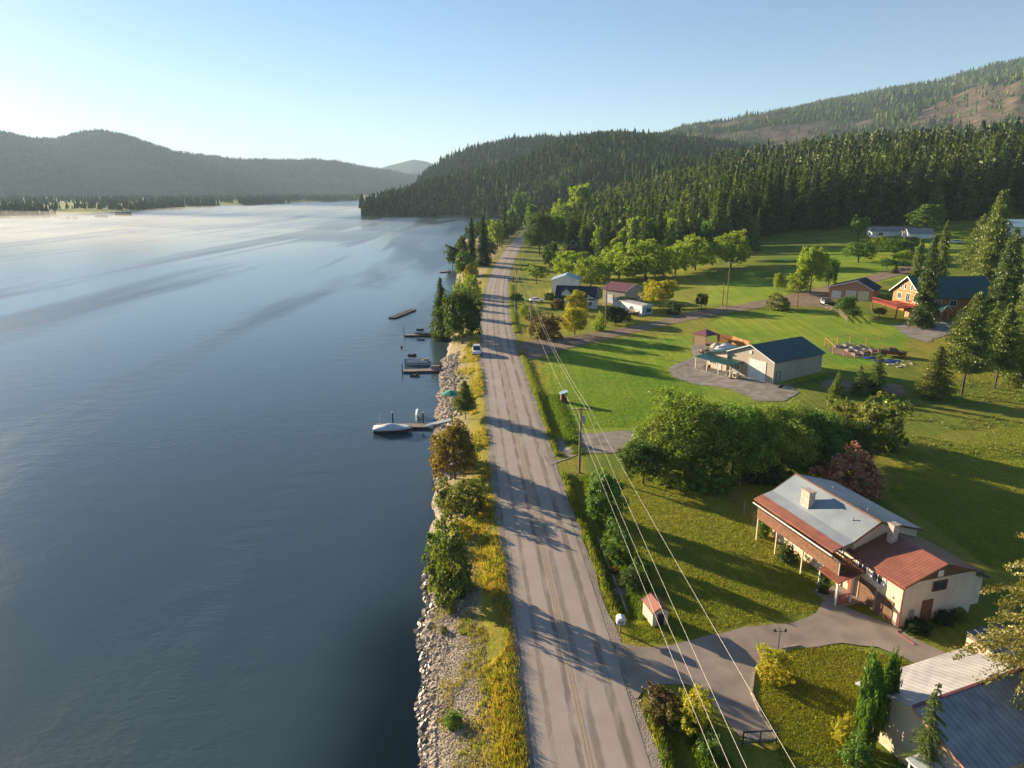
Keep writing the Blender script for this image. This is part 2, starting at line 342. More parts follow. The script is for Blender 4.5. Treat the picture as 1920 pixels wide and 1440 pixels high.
c = gmix(x.outputs[0], c, dirtc); L.new(c, b.inputs['Base Color'])
fine = N.new('ShaderNodeMapRange'); fine.inputs[1].default_value = .32; fine.inputs[2].default_value = .68; fine.inputs[3].default_value = .55; fine.inputs[4].default_value = 1.4; L.new(gnoise(5.5, 6, .8), fine.inputs[0])
mpw = N.new('ShaderNodeMapping'); mpw.inputs['Rotation'].default_value = (0, 0, R(17)); mpw.inputs['Scale'].default_value = (1.3, .035, 1); L.new(tc.outputs['Object'], mpw.inputs[0])
mw = N.new('ShaderNodeTexNoise'); mw.inputs['Scale'].default_value = 1; mw.inputs['Detail'].default_value = 3; L.new(mpw.outputs[0], mw.inputs['Vector'])
mwr = N.new('ShaderNodeMapRange'); mwr.inputs[1].default_value = .35; mwr.inputs[2].default_value = .65; mwr.inputs[3].default_value = .86; mwr.inputs[4].default_value = 1.14; L.new(mw.outputs[0], mwr.inputs[0])
fm = gmath('MULTIPLY', fine.outputs[0], mwr.outputs[0]); hx2 = N.new('ShaderNodeMix'); hx2.data_type = 'RGBA'; hx2.blend_type = 'MULTIPLY'; hx2.inputs[0].default_value = 1; L.new(c, hx2.inputs[6]); L.new(fm, hx2.inputs[7]); L.new(hx2.outputs[2], b.inputs['Base Color'])
bp = N.new('ShaderNodeBump'); bp.inputs['Strength'].default_value = .8; bp.inputs['Distance'].default_value = .35
L.new(gnoise(2.2, 10, .75), bp.inputs['Height']); L.new(bp.outputs[0], b.inputs['Normal'])
me = np_mesh('ground', V, faces, m, True)
ca = me.color_attributes.new('cover', 'FLOAT_COLOR', 'POINT')
ca.data.foreach_set('color', np.stack([lu, dr, di, np.ones_like(lu)], -1).astype('f').ravel())
tag(link('ground', me), kind='structure')

# ------------------------------------------------------------ river
m = bpy.data.materials.new('river_water'); m.use_nodes = True; t = m.node_tree; N, L = t.nodes, t.links; b = N['Principled BSDF']
b.inputs['Base Color'].default_value = (.022, .058, .088, 1); b.inputs['IOR'].default_value = 1.4; b.inputs['Specular IOR Level'].default_value = .5
tc = N.new('ShaderNodeTexCoord')
# dark calm-water reflection along the near bank, painted into the base colour
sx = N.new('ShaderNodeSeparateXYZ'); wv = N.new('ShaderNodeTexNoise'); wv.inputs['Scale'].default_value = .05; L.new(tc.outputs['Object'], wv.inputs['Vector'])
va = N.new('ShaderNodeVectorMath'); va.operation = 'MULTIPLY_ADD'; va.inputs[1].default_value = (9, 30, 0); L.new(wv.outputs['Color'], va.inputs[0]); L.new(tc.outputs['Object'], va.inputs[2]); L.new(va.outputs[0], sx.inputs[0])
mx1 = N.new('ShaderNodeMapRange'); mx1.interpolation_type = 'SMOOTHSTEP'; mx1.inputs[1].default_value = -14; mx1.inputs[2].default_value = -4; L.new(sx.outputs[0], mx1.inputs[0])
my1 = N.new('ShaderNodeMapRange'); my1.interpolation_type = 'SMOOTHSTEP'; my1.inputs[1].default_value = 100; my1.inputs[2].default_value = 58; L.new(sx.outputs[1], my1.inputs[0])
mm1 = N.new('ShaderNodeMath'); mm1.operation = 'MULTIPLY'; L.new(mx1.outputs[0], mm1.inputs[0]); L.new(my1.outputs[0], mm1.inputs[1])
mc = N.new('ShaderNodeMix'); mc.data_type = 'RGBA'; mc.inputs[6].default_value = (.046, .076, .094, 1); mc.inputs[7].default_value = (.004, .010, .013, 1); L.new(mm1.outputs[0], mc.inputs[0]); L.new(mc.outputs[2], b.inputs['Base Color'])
def wn(scale, detail, sc3=(1, 1, 1), rot=0, dist=0):
    mp = N.new('ShaderNodeMapping'); mp.inputs['Scale'].default_value = sc3; mp.inputs['Rotation'].default_value = (0, 0, rot); L.new(tc.outputs['Object'], mp.inputs[0])
    n = N.new('ShaderNodeTexNoise'); n.inputs['Scale'].default_value = scale; n.inputs['Detail'].default_value = detail; n.inputs['Distortion'].default_value = dist
    L.new(mp.outputs[0], n.inputs['Vector']); return n.outputs[0]
st = wn(.006, 8, (3.0, .38, 1), R(-36), .8)                       # slicks: smooth lanes between rippled water
mr = N.new('ShaderNodeMapRange'); mr.inputs[1].default_value = .46; mr.inputs[2].default_value = .55; L.new(st, mr.inputs[0])
rg = N.new('ShaderNodeMapRange'); rg.inputs[3].default_value = .15; rg.inputs[4].default_value = .27; L.new(mr.outputs[0], rg.inputs[0]); L.new(rg.outputs[0], b.inputs['Roughness'])
rip = wn(1.6, 5, (1, 1.7, 1), R(25)); rip2 = wn(.22, 4, (1, 1.5, 1), R(35))
ad = N.new('ShaderNodeMath'); ad.operation = 'MULTIPLY_ADD'; ad.inputs[1].default_value = 3.0; L.new(rip2, ad.inputs[0]); L.new(rip, ad.inputs[2])
bs = N.new('ShaderNodeMapRange'); bs.inputs[3].default_value = .10; bs.inputs[4].default_value = .5; L.new(mr.outputs[0], bs.inputs[0])
bp = N.new('ShaderNodeBump'); bp.inputs['Distance'].default_value = .12; L.new(bs.outputs[0], bp.inputs['Strength']); L.new(ad.outputs[0], bp.inputs['Height']); L.new(bp.outputs[0], b.inputs['Normal'])
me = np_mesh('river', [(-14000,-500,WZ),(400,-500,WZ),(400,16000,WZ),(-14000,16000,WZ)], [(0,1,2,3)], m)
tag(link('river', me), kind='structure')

# ------------------------------------------------------------ sheets that follow the ground
def sheet(name, pts, m, dz=.05, step=3.0, jag=.3):
    """pts: pixels on the ground outline; becomes a triangulated sheet lying dz above the ground"""
    P = [G(*p) for p in pts]; out = []
    rnd = random.Random(name)
    for i in range(len(P)):
        a, b2 = P[i], P[(i+1) % len(P)]; n = max(1, int((b2-a).length/1.2))
        for k in range(n):
            q = a.lerp(b2, k/n); j = jag if k else 0; out.append((q.x+rnd.uniform(-j, j), q.y+rnd.uniform(-j, j)))
    xs = [p[0] for p in out]; ys = [p[1] for p in out]; A = np.array(out)
    g = [(x, y) for x in np.arange(min(xs), max(xs), step) for y in np.arange(min(ys), max(ys), step)]
    if g:
        ga = np.array(g); ok = in_poly(ga[:, 0], ga[:, 1], out)
        g = [tuple(q) for q in ga[ok] if np.hypot(A[:, 0]-q[0], A[:, 1]-q[1]).min() > step*.4]
    n = len(out); vs = [Vector(p) for p in out+g]
    r = geometry.delaunay_2d_cdt(vs, [(i, (i+1) % n) for i in range(n)], [], 1, 1e-4)
    vv = np.array([(p.x, p.y) for p in r[0]]); z = Hn(vv[:, 0], vv[:, 1])+dz
    fs = []
    for f in r[2]:
        c = vv[list(f)].mean(0)
        if in_poly(np.array([c[0]]), np.array([c[1]]), out)[0]: fs.append(tuple(f))
    me = bpy.data.meshes.new(name); me.from_pydata(np.column_stack([vv, z]).tolist(), [], fs); me.materials.append(m); me.update()
    # make every face look up
    if len(me.polygons) and me.polygons[0].normal.z < 0: me.flip_normals()
    return tag(link(name, me), kind='structure')
def ribbon(name, f0, f1, y0, y1, m, z, n=400, kind='structure', follow=False):
    ys = np.concatenate([np.arange(y0, 200, 1.5), np.arange(200, y1, 5)]); rx = roadx(ys)
    dx = np.gradient(rx, ys); k = np.sqrt(1+dx**2)
    a = np.array([f0(y) for y in ys])*k; bb = np.array([f1(y) for y in ys])*k; q = 5
    V, UV = [], []; cum = np.concatenate([[0], np.cumsum(np.hypot(np.diff(rx), np.diff(ys)))])
    for i, y in enumerate(ys):
        for j in range(q):
            x = rx[i]+a[i]+(bb[i]-a[i])*j/(q-1); V.append((x, y, (Hs(x, y) if follow else 0)+z)); UV.append((j/(q-1), cum[i]))
    I = np.arange(len(ys)*q).reshape(-1, q); f = np.stack([I[:-1, :-1], I[:-1, 1:], I[1:, 1:], I[1:, :-1]], -1).reshape(-1, 4)
    return tag(link(name, np_mesh(name, V, f, m, True, UV)), kind=kind)
# worn chip-seal road: pale stone, darker bled patches along the wheel tracks
m = bpy.data.materials.new('worn_road'); m.use_nodes = True; t = m.node_tree; N, L = t.nodes, t.links; b = N['Principled BSDF']
b.inputs['Roughness'].default_value = .9; b.inputs['Specular IOR Level'].default_value = .2
uv = N.new('ShaderNodeUVMap'); sx = N.new('ShaderNodeSeparateXYZ')
tc = N.new('ShaderNodeTexCoord')
wob = N.new('ShaderNodeTexNoise'); wob.inputs['Scale'].default_value = .5; wob.inputs['Detail'].default_value = 6; L.new(tc.outputs['Object'], wob.inputs['Vector'])
va = N.new('ShaderNodeVectorMath'); va.operation = 'MULTIPLY_ADD'; va.inputs[1].default_value = (.05, 0, 0); L.new(wob.outputs['Color'], va.inputs[0]); L.new(uv.outputs[0], va.inputs[2])
L.new(va.outputs[0], sx.inputs[0])
r = N.new('ShaderNodeValToRGB'); r.color_ramp.interpolation = 'LINEAR'; el = r.color_ramp.elements
stops = []
for c0, wd, s in [(.205,.035,.75), (.435,.04,1), (.60,.05,.8), (.86,.055,1)]:
    stops += [(c0-wd, 0), (c0-wd*.5, s), (c0+wd*.5, s), (c0+wd, 0)]
el[0].position = 0; el[0].color = (0,0,0,1); el[1].position = 1; el[1].color = (.35,.35,.35,1)
for p, s in stops:
    e = el.new(p); e.color = (s, s, s, 1)
L.new(sx.outputs[0], r.inputs[0])
mp = N.new('ShaderNodeMapping'); mp.inputs['Scale'].default_value = (5, .16, 1); L.new(uv.outputs[0], mp.inputs[0])
n1 = N.new('ShaderNodeTexNoise'); n1.inputs['Scale'].default_value = 1; n1.inputs['Detail'].default_value = 9; n1.inputs['Roughness'].default_value = .65; L.new(mp.outputs[0], n1.inputs['Vector'])
mr = N.new('ShaderNodeMapRange'); mr.inputs[1].default_value = .36; mr.inputs[2].default_value = .54; L.new(n1.outputs[0], mr.inputs[0])
mu = N.new('ShaderNodeMath'); mu.operation = 'MULTIPLY'; L.new(r.outputs[0], mu.inputs[0]); L.new(mr.outputs[0], mu.inputs[1])
n2 = N.new('ShaderNodeTexNoise'); n2.inputs['Scale'].default_value = .25; n2.inputs['Detail'].default_value = 12; n2.inputs['Roughness'].default_value = .7; L.new(tc.outputs['Object'], n2.inputs['Vector'])
r2 = N.new('ShaderNodeValToRGB'); r2.color_ramp.elements[0].position = .3; r2.color_ramp.elements[1].position = .7
r2.color_ramp.elements[0].color = (.34,.285,.245,1); r2.color_ramp.elements[1].color = (.43,.365,.31,1); L.new(n2.outputs[0], r2.inputs[0])
mu2 = N.new('ShaderNodeMath'); mu2.operation = 'MULTIPLY'; mu2.inputs[1].default_value = .75; L.new(mu.outputs[0], mu2.inputs[0]); mu = mu2
mx = N.new('ShaderNodeMix'); mx.data_type = 'RGBA'; L.new(mu.outputs[0], mx.inputs[0]); L.new(r2.outputs[0], mx.inputs[6]); mx.inputs[7].default_value = (.155,.12,.105,1)
L.new(mx.outputs[2], b.inputs['Base Color'])
n3 = N.new('ShaderNodeTexNoise'); n3.inputs['Scale'].default_value = 12; n3.inputs['Detail'].default_value = 4; L.new(tc.outputs['Object'], n3.inputs['Vector'])
bp = N.new('ShaderNodeBump'); bp.inputs['Strength'].default_value = .5; bp.inputs['Distance'].default_value = .03; L.new(n3.outputs[0], bp.inputs['Height']); L.new(bp.outputs[0], b.inputs['Normal'])
M['road'] = m
rs = random.Random(4)
_wob = [rs.uniform(-.25, .25) for _ in range(400)]
jg = lambda y, k=0: float(np.interp(y, np.arange(400)*2.0-60, _wob))*(1 if k == 0 else .6)
ribbon('road_shoulder', lambda y: -RW-.85+jg(y), lambda y: -RW+.1, -40, 640, M['gravel'], .02)
ribbon('road_shoulder', lambda y: RW-.1, lambda y: RW+.75+jg(y+77), -40, 640, M['gravel'], .02)
ribbon('road', lambda y: -RW, lambda y: RW, -40, 640, M['road'], .035)
ribbon('road_marking', lambda y: -.30, lambda y: -.18, -40, 560, M['yellowline'], .042)
ribbon('road_marking', lambda y: -.06, lambda y: .06, -40, 560, M['yellowline'], .042)
M['edgeline'] = pmat('worn_white_paint', (.42,.38,.34), (.27,.23,.2), 2.5, .85, ramp=(.35, .6))
ribbon('road_marking', lambda y: -RW+.16, lambda y: -RW+.27, -40, 560, M['edgeline'], .042)
sheet('driveway', [(1146,1192),(1168,1208),(1200,1214),(1262,1210),(1330,1192),(1395,1176),(1480,1170),(1528,1152),(1542,1128),(1562,1128),(1640,1160),(1686,1178),(1703,1192),(1772,1224),(1790,1240),(1750,1262),(1700,1236),(1646,1214),(1580,1206),(1530,1214),(1490,1217),(1440,1232),(1418,1262),(1411,1300),(1428,1340),(1458,1384),(1432,1392),(1385,1380),(1352,1340),(1318,1300),(1290,1284),(1232,1284),(1205,1296),(1196,1310),(1190,1310)], M['asphalt'], .05, 2.2, .16)
sheet('driveway_apron', [(1008,815),(1060,818),(1120,812),(1192,808),(1230,815),(1225,832),(1150,850),(1092,850),(1048,866),(1030,875),(1022,862)], M['gravel'], .045, 2.5, .25)
sheet('side_road', [(966,646),(990,640),(1100,626),(1200,610),(1280,588),(1380,572),(1440,561),(1490,550),(1560,534),(1640,514),(1690,500),(1745,491),(1750,500),(1700,514),(1650,526),(1600,546),(1590,560),(1560,578),(1500,574),(1450,573),(1400,582),(1290,601),(1180,626),(1080,650),(1015,668),(990,676),(973,672)], M['dirt'], .06, 4, .3)
sheet('gravel_yard', [(1252,692),(1275,680),(1300,672),(1296,652),(1306,643),(1350,655),(1395,662),(1420,690),(1452,722),(1480,722),(1500,735),(1470,752),(1420,752),(1370,730),(1300,720),(1262,708)], M['gravel'], .05, 3, .3)
sheet('gravel_yard', [(1672,611),(1720,602),(1790,606),(1800,618),(1765,632),(1735,642),(1700,630)], M['gravel'], .05, 3, .4)
sheet('garden_path', [(1545,712),(1570,712),(1690,722),(1700,742),(1560,732),(1540,726)], M['dirt'], .05, 3, .3)

# ------------------------------------------------------------ hills
def fbm(x, y, z=0, o=5): return mnoise.fractal(Vector((x, y, z)), 1.0, 2.0, o)
HILLS = {}
def hill(name, ridge, base, m, nu=220, nv=44, amp=.12, rug=1/260., back=1.5, seed=0, prof=.9, clear=None):
    """ridge: (px, py, distance) crest points; base: list of (px, distance, height) foot points"""
    rp = np.array(ridge, float); bp_ = np.array(base, float); us = np.linspace(rp[0, 0], rp[-1, 0], nu)
    ry = np.interp(us, rp[:, 0], rp[:, 1]); rd = np.interp(us, rp[:, 0], rp[:, 2])
    bd = np.interp(us, bp_[:, 0], bp_[:, 1]); bz = np.interp(us, bp_[:, 0], bp_[:, 2])
    V = np.zeros((nv, nu, 3)); vs = np.concatenate([np.linspace(0, 1, nv-8), 1+np.linspace(.08, back-1, 8)])
    CV = np.zeros((nv, nu))
    for i in range(nu):
        a = (us[i]-960)/F/CS                                          # X/Y of that bearing near the horizon
        d0 = ray(us[i], ry[i]); Yr = rd[i]; Zr = H0+d0[2]*Yr/d0[1]
        col = []
        for j, t in enumerate(vs):
            Y = bd[i]+(Yr-bd[i])*t; X = d0[0]/d0[1]*Y
            h = Zr-bz[i]
            if t <= 1: z = bz[i]+h*(math.sin(t*math.pi/2)**prof if t < 1 else 1)
            else: z = bz[i]+h*(1-((t-1)/(back-1))**1.3*.8)
            f = fbm(X*rug+seed, Y*rug, seed)
            z += f*h*amp*6*t*max(0, 1-t)**1.6+fbm(X*rug*5, Y*rug*5, seed, 3)*h*amp*.08
            V[j, i] = (X, Y, z)
        for _ in range(2):      # the crest line keeps the height given for it
            k_ = int(np.argmax((V[:, i, 2]-H0)/V[:, i, 1])); sc_ = (d0[2]/d0[1]*V[k_, i, 1]+H0-bz[i])/(V[k_, i, 2]-bz[i]); V[:, i, 2] = bz[i]+(V[:, i, 2]-bz[i])*sc_
    I = np.arange(nv*nu).reshape(nv, nu); f = np.stack([I[:-1, :-1], I[:-1, 1:], I[1:, 1:], I[1:, :-1]], -1).reshape(-1, 4)
    me = np_mesh(name, V.reshape(-1, 3), f, m, True)
    px, py, D = proj(V[..., 0], V[..., 1], V[..., 2])
    for p in clear or []:
        c = in_poly(px+18*np.sin(V[..., 0]*.02)+14*np.sin(V[..., 1]*.013), py+5*np.sin(V[..., 0]*.05), p); c &= np.array([[mnoise.noise(Vector((q[0]*.006, q[1]*.006, 3))) > -.16 for q in row] for row in V]); CV[c] = 1
    ca = me.color_attributes.new('clearing', 'FLOAT_COLOR', 'POINT'); ca.data.foreach_set('color', np.stack([CV]*3+[np.ones_like(CV)], -1).astype('f').ravel())
    o = tag(link(name, me), kind='structure'); HILLS[name+str(seed)] = (V, CV, nv-8); return o
m = bpy.data.materials.new('hill_ground'); m.use_nodes = True; t = m.node_tree; N, L = t.nodes, t.links; b = N['Principled BSDF']; b.inputs['Roughness'].default_value = 1; b.inputs['Specular IOR Level'].default_value = 0
tc = N.new('ShaderNodeTexCoord'); at = N.new('ShaderNodeAttribute'); at.attribute_name = 'clearing'
def hn(s, d=10):
    n = N.new('ShaderNodeTexNoise'); n.inputs['Scale'].default_value = s; n.inputs['Detail'].default_value = d; n.inputs['Roughness'].default_value = .7; L.new(tc.outputs['Object'], n.inputs['Vector']); return n.outputs[0]
def hr(src, c1, c2, a, bb):
    r = N.new('ShaderNodeValToRGB'); r.color_ramp.elements[0].position = a; r.color_ramp.elements[1].position = bb; r.color_ramp.elements[0].color = (*c1, 1); r.color_ramp.elements[1].color = (*c2, 1); L.new(src, r.inputs[0]); return r.outputs[0]
mx = N.new('ShaderNodeMix'); mx.data_type = 'RGBA'; L.new(at.outputs['Color'], mx.inputs[0])
L.new(hr(hn(.012), (.03,.05,.018), (.07,.085,.03), .4, .62), mx.inputs[6]); L.new(hr(hn(.03), (.075,.065,.05), (.17,.13,.10), .4, .62), mx.inputs[7])
L.new(mx.outputs[2], b.inputs['Base Color'])
bp = N.new('ShaderNodeBump'); bp.inputs['Distance'].default_value = 6; bp.inputs['Strength'].default_value = .7; L.new(hn(.06, 6), bp.inputs['Height']); L.new(bp.outputs[0], b.inputs['Normal'])
HM = m
# wooded spur above the bay and the knoll behind it
hill('hill', [(676,389,1060),(690,380,1080),(720,372,1120),(760,362,1180),(800,347,1250),(870,331,1300),(950,314,1350),(1000,300,1400),(1050,274,1480),(1090,260,1540),(1160,257,1600),(1250,261,1650),(1350,272,1650),(1500,294,1650),(1700,310,1600)],
     [(676,1016,-2.5),(870,1010,-2.4),(1000,900,3),(1300,760,20),(1700,700,40)], HM, 200, 44, .13, 1/220., 1.5, 1)
hill('hill', [(780,350,1900),(797,330,1950),(830,304,2000),(870,287,2050),(925,273,2100),(1025,264,2150),(1100,262,2200),(1200,270,2200),(1300,290,2200)], [(780,1500,0),(1300,1500,30)], HM, 120, 34, .18, 1/300., 1.5, 2)
hill('hill', [(1120,300,2700),(1180,270,2900),(1220,258,3000),(1250,252,3100),(1285,240,3200),(1330,233,3250),(1400,219,3300),(1500,203,3400),(1560,189,3450),(1650,172,3500),(1750,155,3550),(1850,127,3600),(1920,112,3650),(2050,90,3700),(2400,60,3700),(2800,120,3600)],
     [(1120,1500,30),(1500,1350,55),(1920,1000,75),(2800,900,100)], HM, 300, 80, .09, 1/420., 1.4, 3, 1.0,
     [[(1260,262),(1290,236),(1340,226),(1440,212),(1510,222),(1560,232),(1530,262),(1480,285),(1400,280),(1300,285)],
      [(1700,235),(1740,200),(1790,172),(1850,152),(1960,150),(1990,240),(1900,250),(1870,225),(1830,245),(1740,252)], [(1540,238),(1620,216),(1600,250),(1560,262)]])
# long ridge across the river, and the farthest blue hill
hill('hill', [(-1800,330,4200),(-900,250,4200),(-500,225,4200),(-250,262,4200),(-100,236,4200),(0,246,4300),(60,258,4400),(100,261,4450),(150,247,4500),(185,243,4500),(240,254,4550),(330,285,4600),(450,299,4700),(530,300,4800),(600,299,4900),(640,304,5000),(690,314,5200),(740,322,5400),(800,332,5600),(850,350,5700)],
     [(-1800,2500,0),(0,3100,1),(300,3350,1),(600,4000,1.5),(850,4700,1.5)], HM, 260, 60, .18, 1/700., 1.4, 4, 1.25)
hill('hill', [(640,335,9000),(700,319,9000),(735,309,9200),(775,299,9400),(800,303,9400),(840,318,9400),(900,340,9400)], [(640,7200,2),(900,7200,2)], HM, 60, 30, .2, 1/900., 1.3, 5)

# ------------------------------------------------------------ foliage
def quads_to_mesh(name, C, A, B, m):
    """quads centred C spanned by half-vectors A and B (leaf shaped: pointed along A)"""
    n = len(C); V = np.empty((n, 4, 3)); V[:, 0] = C-A; V[:, 1] = C+B; V[:, 2] = C+A; V[:, 3] = C-B
    return np_mesh(name, V.reshape(-1, 3), np.arange(n*4).reshape(n, 4), m)
def unit(v): return v/np.maximum(np.linalg.norm(v, axis=-1, keepdims=True), 1e-9)
def crown_mesh(name, seed, n=9000, nl=9, leaf=.055, m='leaf', tall=1.0, clump=55, loose=.2, low=0, zc=.95, up=1.0, dn=.85, p=2.5):
    """lobed crown inside radius 1, height 0..2: bulging shell > clumps > leaves, with gaps between the clumps"""
    r = np.random.default_rng(seed); k = n//clump
    B = unit(r.normal(size=(nl+4, 3))); d = unit(r.normal(size=(k, 3))); d[:, 2] = np.where(d[:, 2] < -.75, -d[:, 2], d[:, 2])
    rv = np.where(d[:, 2:] > 0, up, dn); q = np.abs(d)**p; R_ = (q[:, :2].sum(1, keepdims=True)+q[:, 2:]/rv**p)**(-1/p)
    bump = np.exp(-((1-d@B.T)/.075)).max(1, keepdims=True)
    cl = np.array([0, 0, zc])+d*R_*(.62+.38*bump)*r.uniform(.74, 1.0+loose*.35, (k, 1))*.97
    ins = r.random((k, 1)) < .14; cl = np.where(ins, np.array([0, 0, zc])+(cl-np.array([0, 0, zc]))*.6, cl); cr = r.uniform(.07, .17, (k, 1))
    C = np.repeat(cl, clump, 0)+unit(r.normal(size=(k*clump, 3)))*np.repeat(cr, clump, 0)*r.random((k*clump, 1))**.4
    nrm = unit(np.repeat(d, clump, 0)*.5+r.normal(size=C.shape)*.75+np.array([0, 0, .25]))
    a = unit(np.cross(nrm, r.normal(size=C.shape))); b = np.cross(nrm, a); s = leaf*r.uniform(.6, 1.35, (len(C), 1))
    C[:, 2] = np.where(C[:, 2] < .02, .02+r.random(len(C))*.12, C[:, 2])
    return quads_to_mesh(name, C, a*s, b*s*.55, M[m])
def conifer_mesh(name, seed, levels=34, nb=8, tw=9, m='needle', width=1.0, droop=.16, base=.05, ragged=.25, leafw=.035, hr=1/4.5, power=.85, up=0, sub=1, lat=1.0):
    """height 0..1, branch reach 1 at the base; hr = reach/height used when scaled, keeps the needles' shape"""
    r = np.random.default_rng(seed); C, A, B = [], [], []
    for i in range(levels):
        z = base+(1-base)*(i/levels)**1.02; rad = width*((1-z)/(1-base))**power*(1-.25*max(0, .18-z)/.18)+.02
        nbi = max(3, int(nb*(.5+.5*rad)))
        for k in range(nbi):
            a = r.random()*6.283; ln = rad*(1-ragged*r.random()*1.3); zz = z+r.uniform(-.012, .012)
            dr = np.array([math.cos(a), math.sin(a), 0]); sd = np.array([-dr[1], dr[0], 0]); n = max(3, int(tw*ln+1))
            for j in range(n):
                t = (j+.6)/n; lift = up*ln*.25
                p = dr*ln*t+np.array([0, 0, zz+(-droop*ln*t*t*hr*2+lift*t*hr)])
                for s in (-1, 1):
                    tl = (.16+.22*(1-t))*ln*lat*r.uniform(.6, 1.2)+.03*lat; q = p+sd*s*tl*.5+dr*tl*.25
                    ax = (sd*s*.85+dr*.55)*tl*.55; ax[2] -= tl*.22*hr*r.uniform(-.3, 1.6)
                    bx = (dr*.8-sd*s*.3)*leafw*r.uniform(.8, 1.7); bx[2] += leafw*hr*r.uniform(-1.2, .9)*1.6
                    C.append(q); A.append(ax); B.append(bx)
                if r.random() < .5:   # hanging tuft under the branch
                    C.append(p-np.array([0, 0, .02*ln])); A.append(dr*leafw*1.6); B.append(np.array([0, 0, -leafw*.9*r.uniform(.4, 1)]))
    C.append(np.array([0, 0, .995])); A.append(np.array([0, 0, .02])); B.append(np.array([.02, 0, 0]))
    C, A, B = np.array(C), np.array(A), np.array(B)
    if sub > 1:      # each spray becomes a row of small needle tufts either side of its stem
        n = len(C); t = np.tile((np.arange(sub)+.5)/sub*2-1, n); C2, A2, B2 = np.repeat(C, sub, 0), np.repeat(A, sub, 0), np.repeat(B, sub, 0)
        sd = r.choice([-1, 1], (n*sub, 1)); jit = r.normal(size=(n*sub, 3))*leafw*np.array([.5, .5, .5*hr*2])
        C = C2+A2*t[:, None]+B2*sd*.45+jit; A = A2*(.95/sub)*r.uniform(.7, 1.3, (n*sub, 1))+B2*sd*.75; B = np.cross(unit(A), unit(r.normal(size=A.shape)))*leafw*.55*np.array([1, 1, hr*2.5])
    return quads_to_mesh(name, C, A, B, M[m])
def trunk_mesh(name, seed, h=1.0, r0=.03, limbs=5, spread=.5, lo=.25):
    mb = MB(); rr = random.Random(seed)
    pts = [(rr.uniform(-.012, .012)*i, rr.uniform(-.012, .012)*i, h*i/6) for i in range(7)]; pts[0] = (0, 0, -.02)
    mb.tube(pts, r0, 7, r0*.25)
    for i in range(limbs):
        z = h*(lo+.6*i/max(limbs, 1)); a = rr.random()*6.28; l = spread*(1-.4*i/max(limbs, 1))
        mb.tube([(0, 0, z), (math.cos(a)*l*.5, math.sin(a)*l*.5, z+h*.12), (math.cos(a)*l, math.sin(a)*l, z+h*.2)], r0*.45, 5, r0*.12)
    me = bpy.data.meshes.new(name); me.from_pydata(mb.v, [], mb.f); me.materials.append(M['bark']); me.update(); return me
PM = {}
def proto(k, f):
    if k not in PM: PM[k] = f()
    return PM[k]
KINDS = {
 'broad':  lambda s: (proto(('b', s % 5), lambda: crown_mesh('crown', 10+s % 5, 15000, 11, .036, clump=42, zc=1.0, up=.98, dn=.85)), proto(('bt', s % 3), lambda: trunk_mesh('trunk', s, 1.5, .055, 6, .5, .25)), 2.0),
 'broadfar': lambda s: (proto(('f', s % 5), lambda: crown_mesh('crown', 30+s % 5, 6500, 9, .052, clump=30, zc=1.0, up=1.0, dn=.9)), proto(('bt', s % 3), lambda: trunk_mesh('trunk', s, 1.5, .055, 6, .5, .25)), 2.0),
 'dense':  lambda s: (proto(('d', s % 3), lambda: crown_mesh('crown', 50+s % 3, 32000, 20, .024, clump=40, loose=.15, zc=.85, dn=.85)), proto(('bt', s % 3), lambda: trunk_mesh('trunk', s, 1.5, .055, 6, .5, .25)), 2.0),
 'round':  lambda s: (proto(('r', s % 3), lambda: crown_mesh('crown', 70+s % 3, 9000, 12, .04, clump=40, loose=.08, zc=.9, up=1.05, dn=.8)), proto(('bt', s % 3), lambda: trunk_mesh('trunk', s, 1.5, .055, 6, .5, .25)), 2.0),
 'shrub':  lambda s: (proto(('s', s % 4), lambda: crown_mesh('crown', 90+s % 4, 6500, 10, .05, clump=30, loose=.35, zc=.6, up=1.35, dn=.6)), proto(('st', s % 2), lambda: trunk_mesh('trunk', s+7, 1.3, .035, 7, .6, .05)), 2.0),
 'conifer': lambda s: (proto(('c', s % 4), lambda: conifer_mesh('crown', 110+s % 4, 30, 8, 8)), proto(('ct', 0), lambda: trunk_mesh('trunk', 3, .97, .085, 0)), 1.0),
 'bigconifer': lambda s: (proto(('bc', s % 3), lambda: conifer_mesh('crown', 130+s % 3, 34, 12, 15, sub=3, leafw=.032, droop=.2, ragged=.5, power=.62)), proto(('ct', 0), lambda: trunk_mesh('trunk', 3, .97, .085, 0)), 1.0),
 'pine':   lambda s: (proto(('p', s % 3), lambda: conifer_mesh('crown', 150+s % 3, 32, 12, 13, sub=3, leafw=.034, droop=-.05, ragged=.45, base=.25, power=.65, up=.6)), proto(('ct', 1), lambda: trunk_mesh('trunk', 4, .97, .07, 0)), 1.0),
 'fir':    lambda s: (proto(('nf', s % 2), lambda: conifer_mesh('crown', 170+s % 2, 22, 13, 40, sub=9, leafw=.0125, droop=.3, ragged=.55, base=.02, power=.8, lat=.42)), proto(('ct', 0), lambda: trunk_mesh('trunk', 3, .97, .085, 0)), 1.0),
 'column': lambda s: (proto(('col', s % 2), lambda: crown_mesh('crown', 190+s % 2, 14000, 16, .05, clump=28, loose=.1, zc=.8, up=1.2, dn=.8, p=2.2)), proto(('ct', 1), lambda: trunk_mesh('trunk', 4, .97, .07, 0)), 2.0),
}
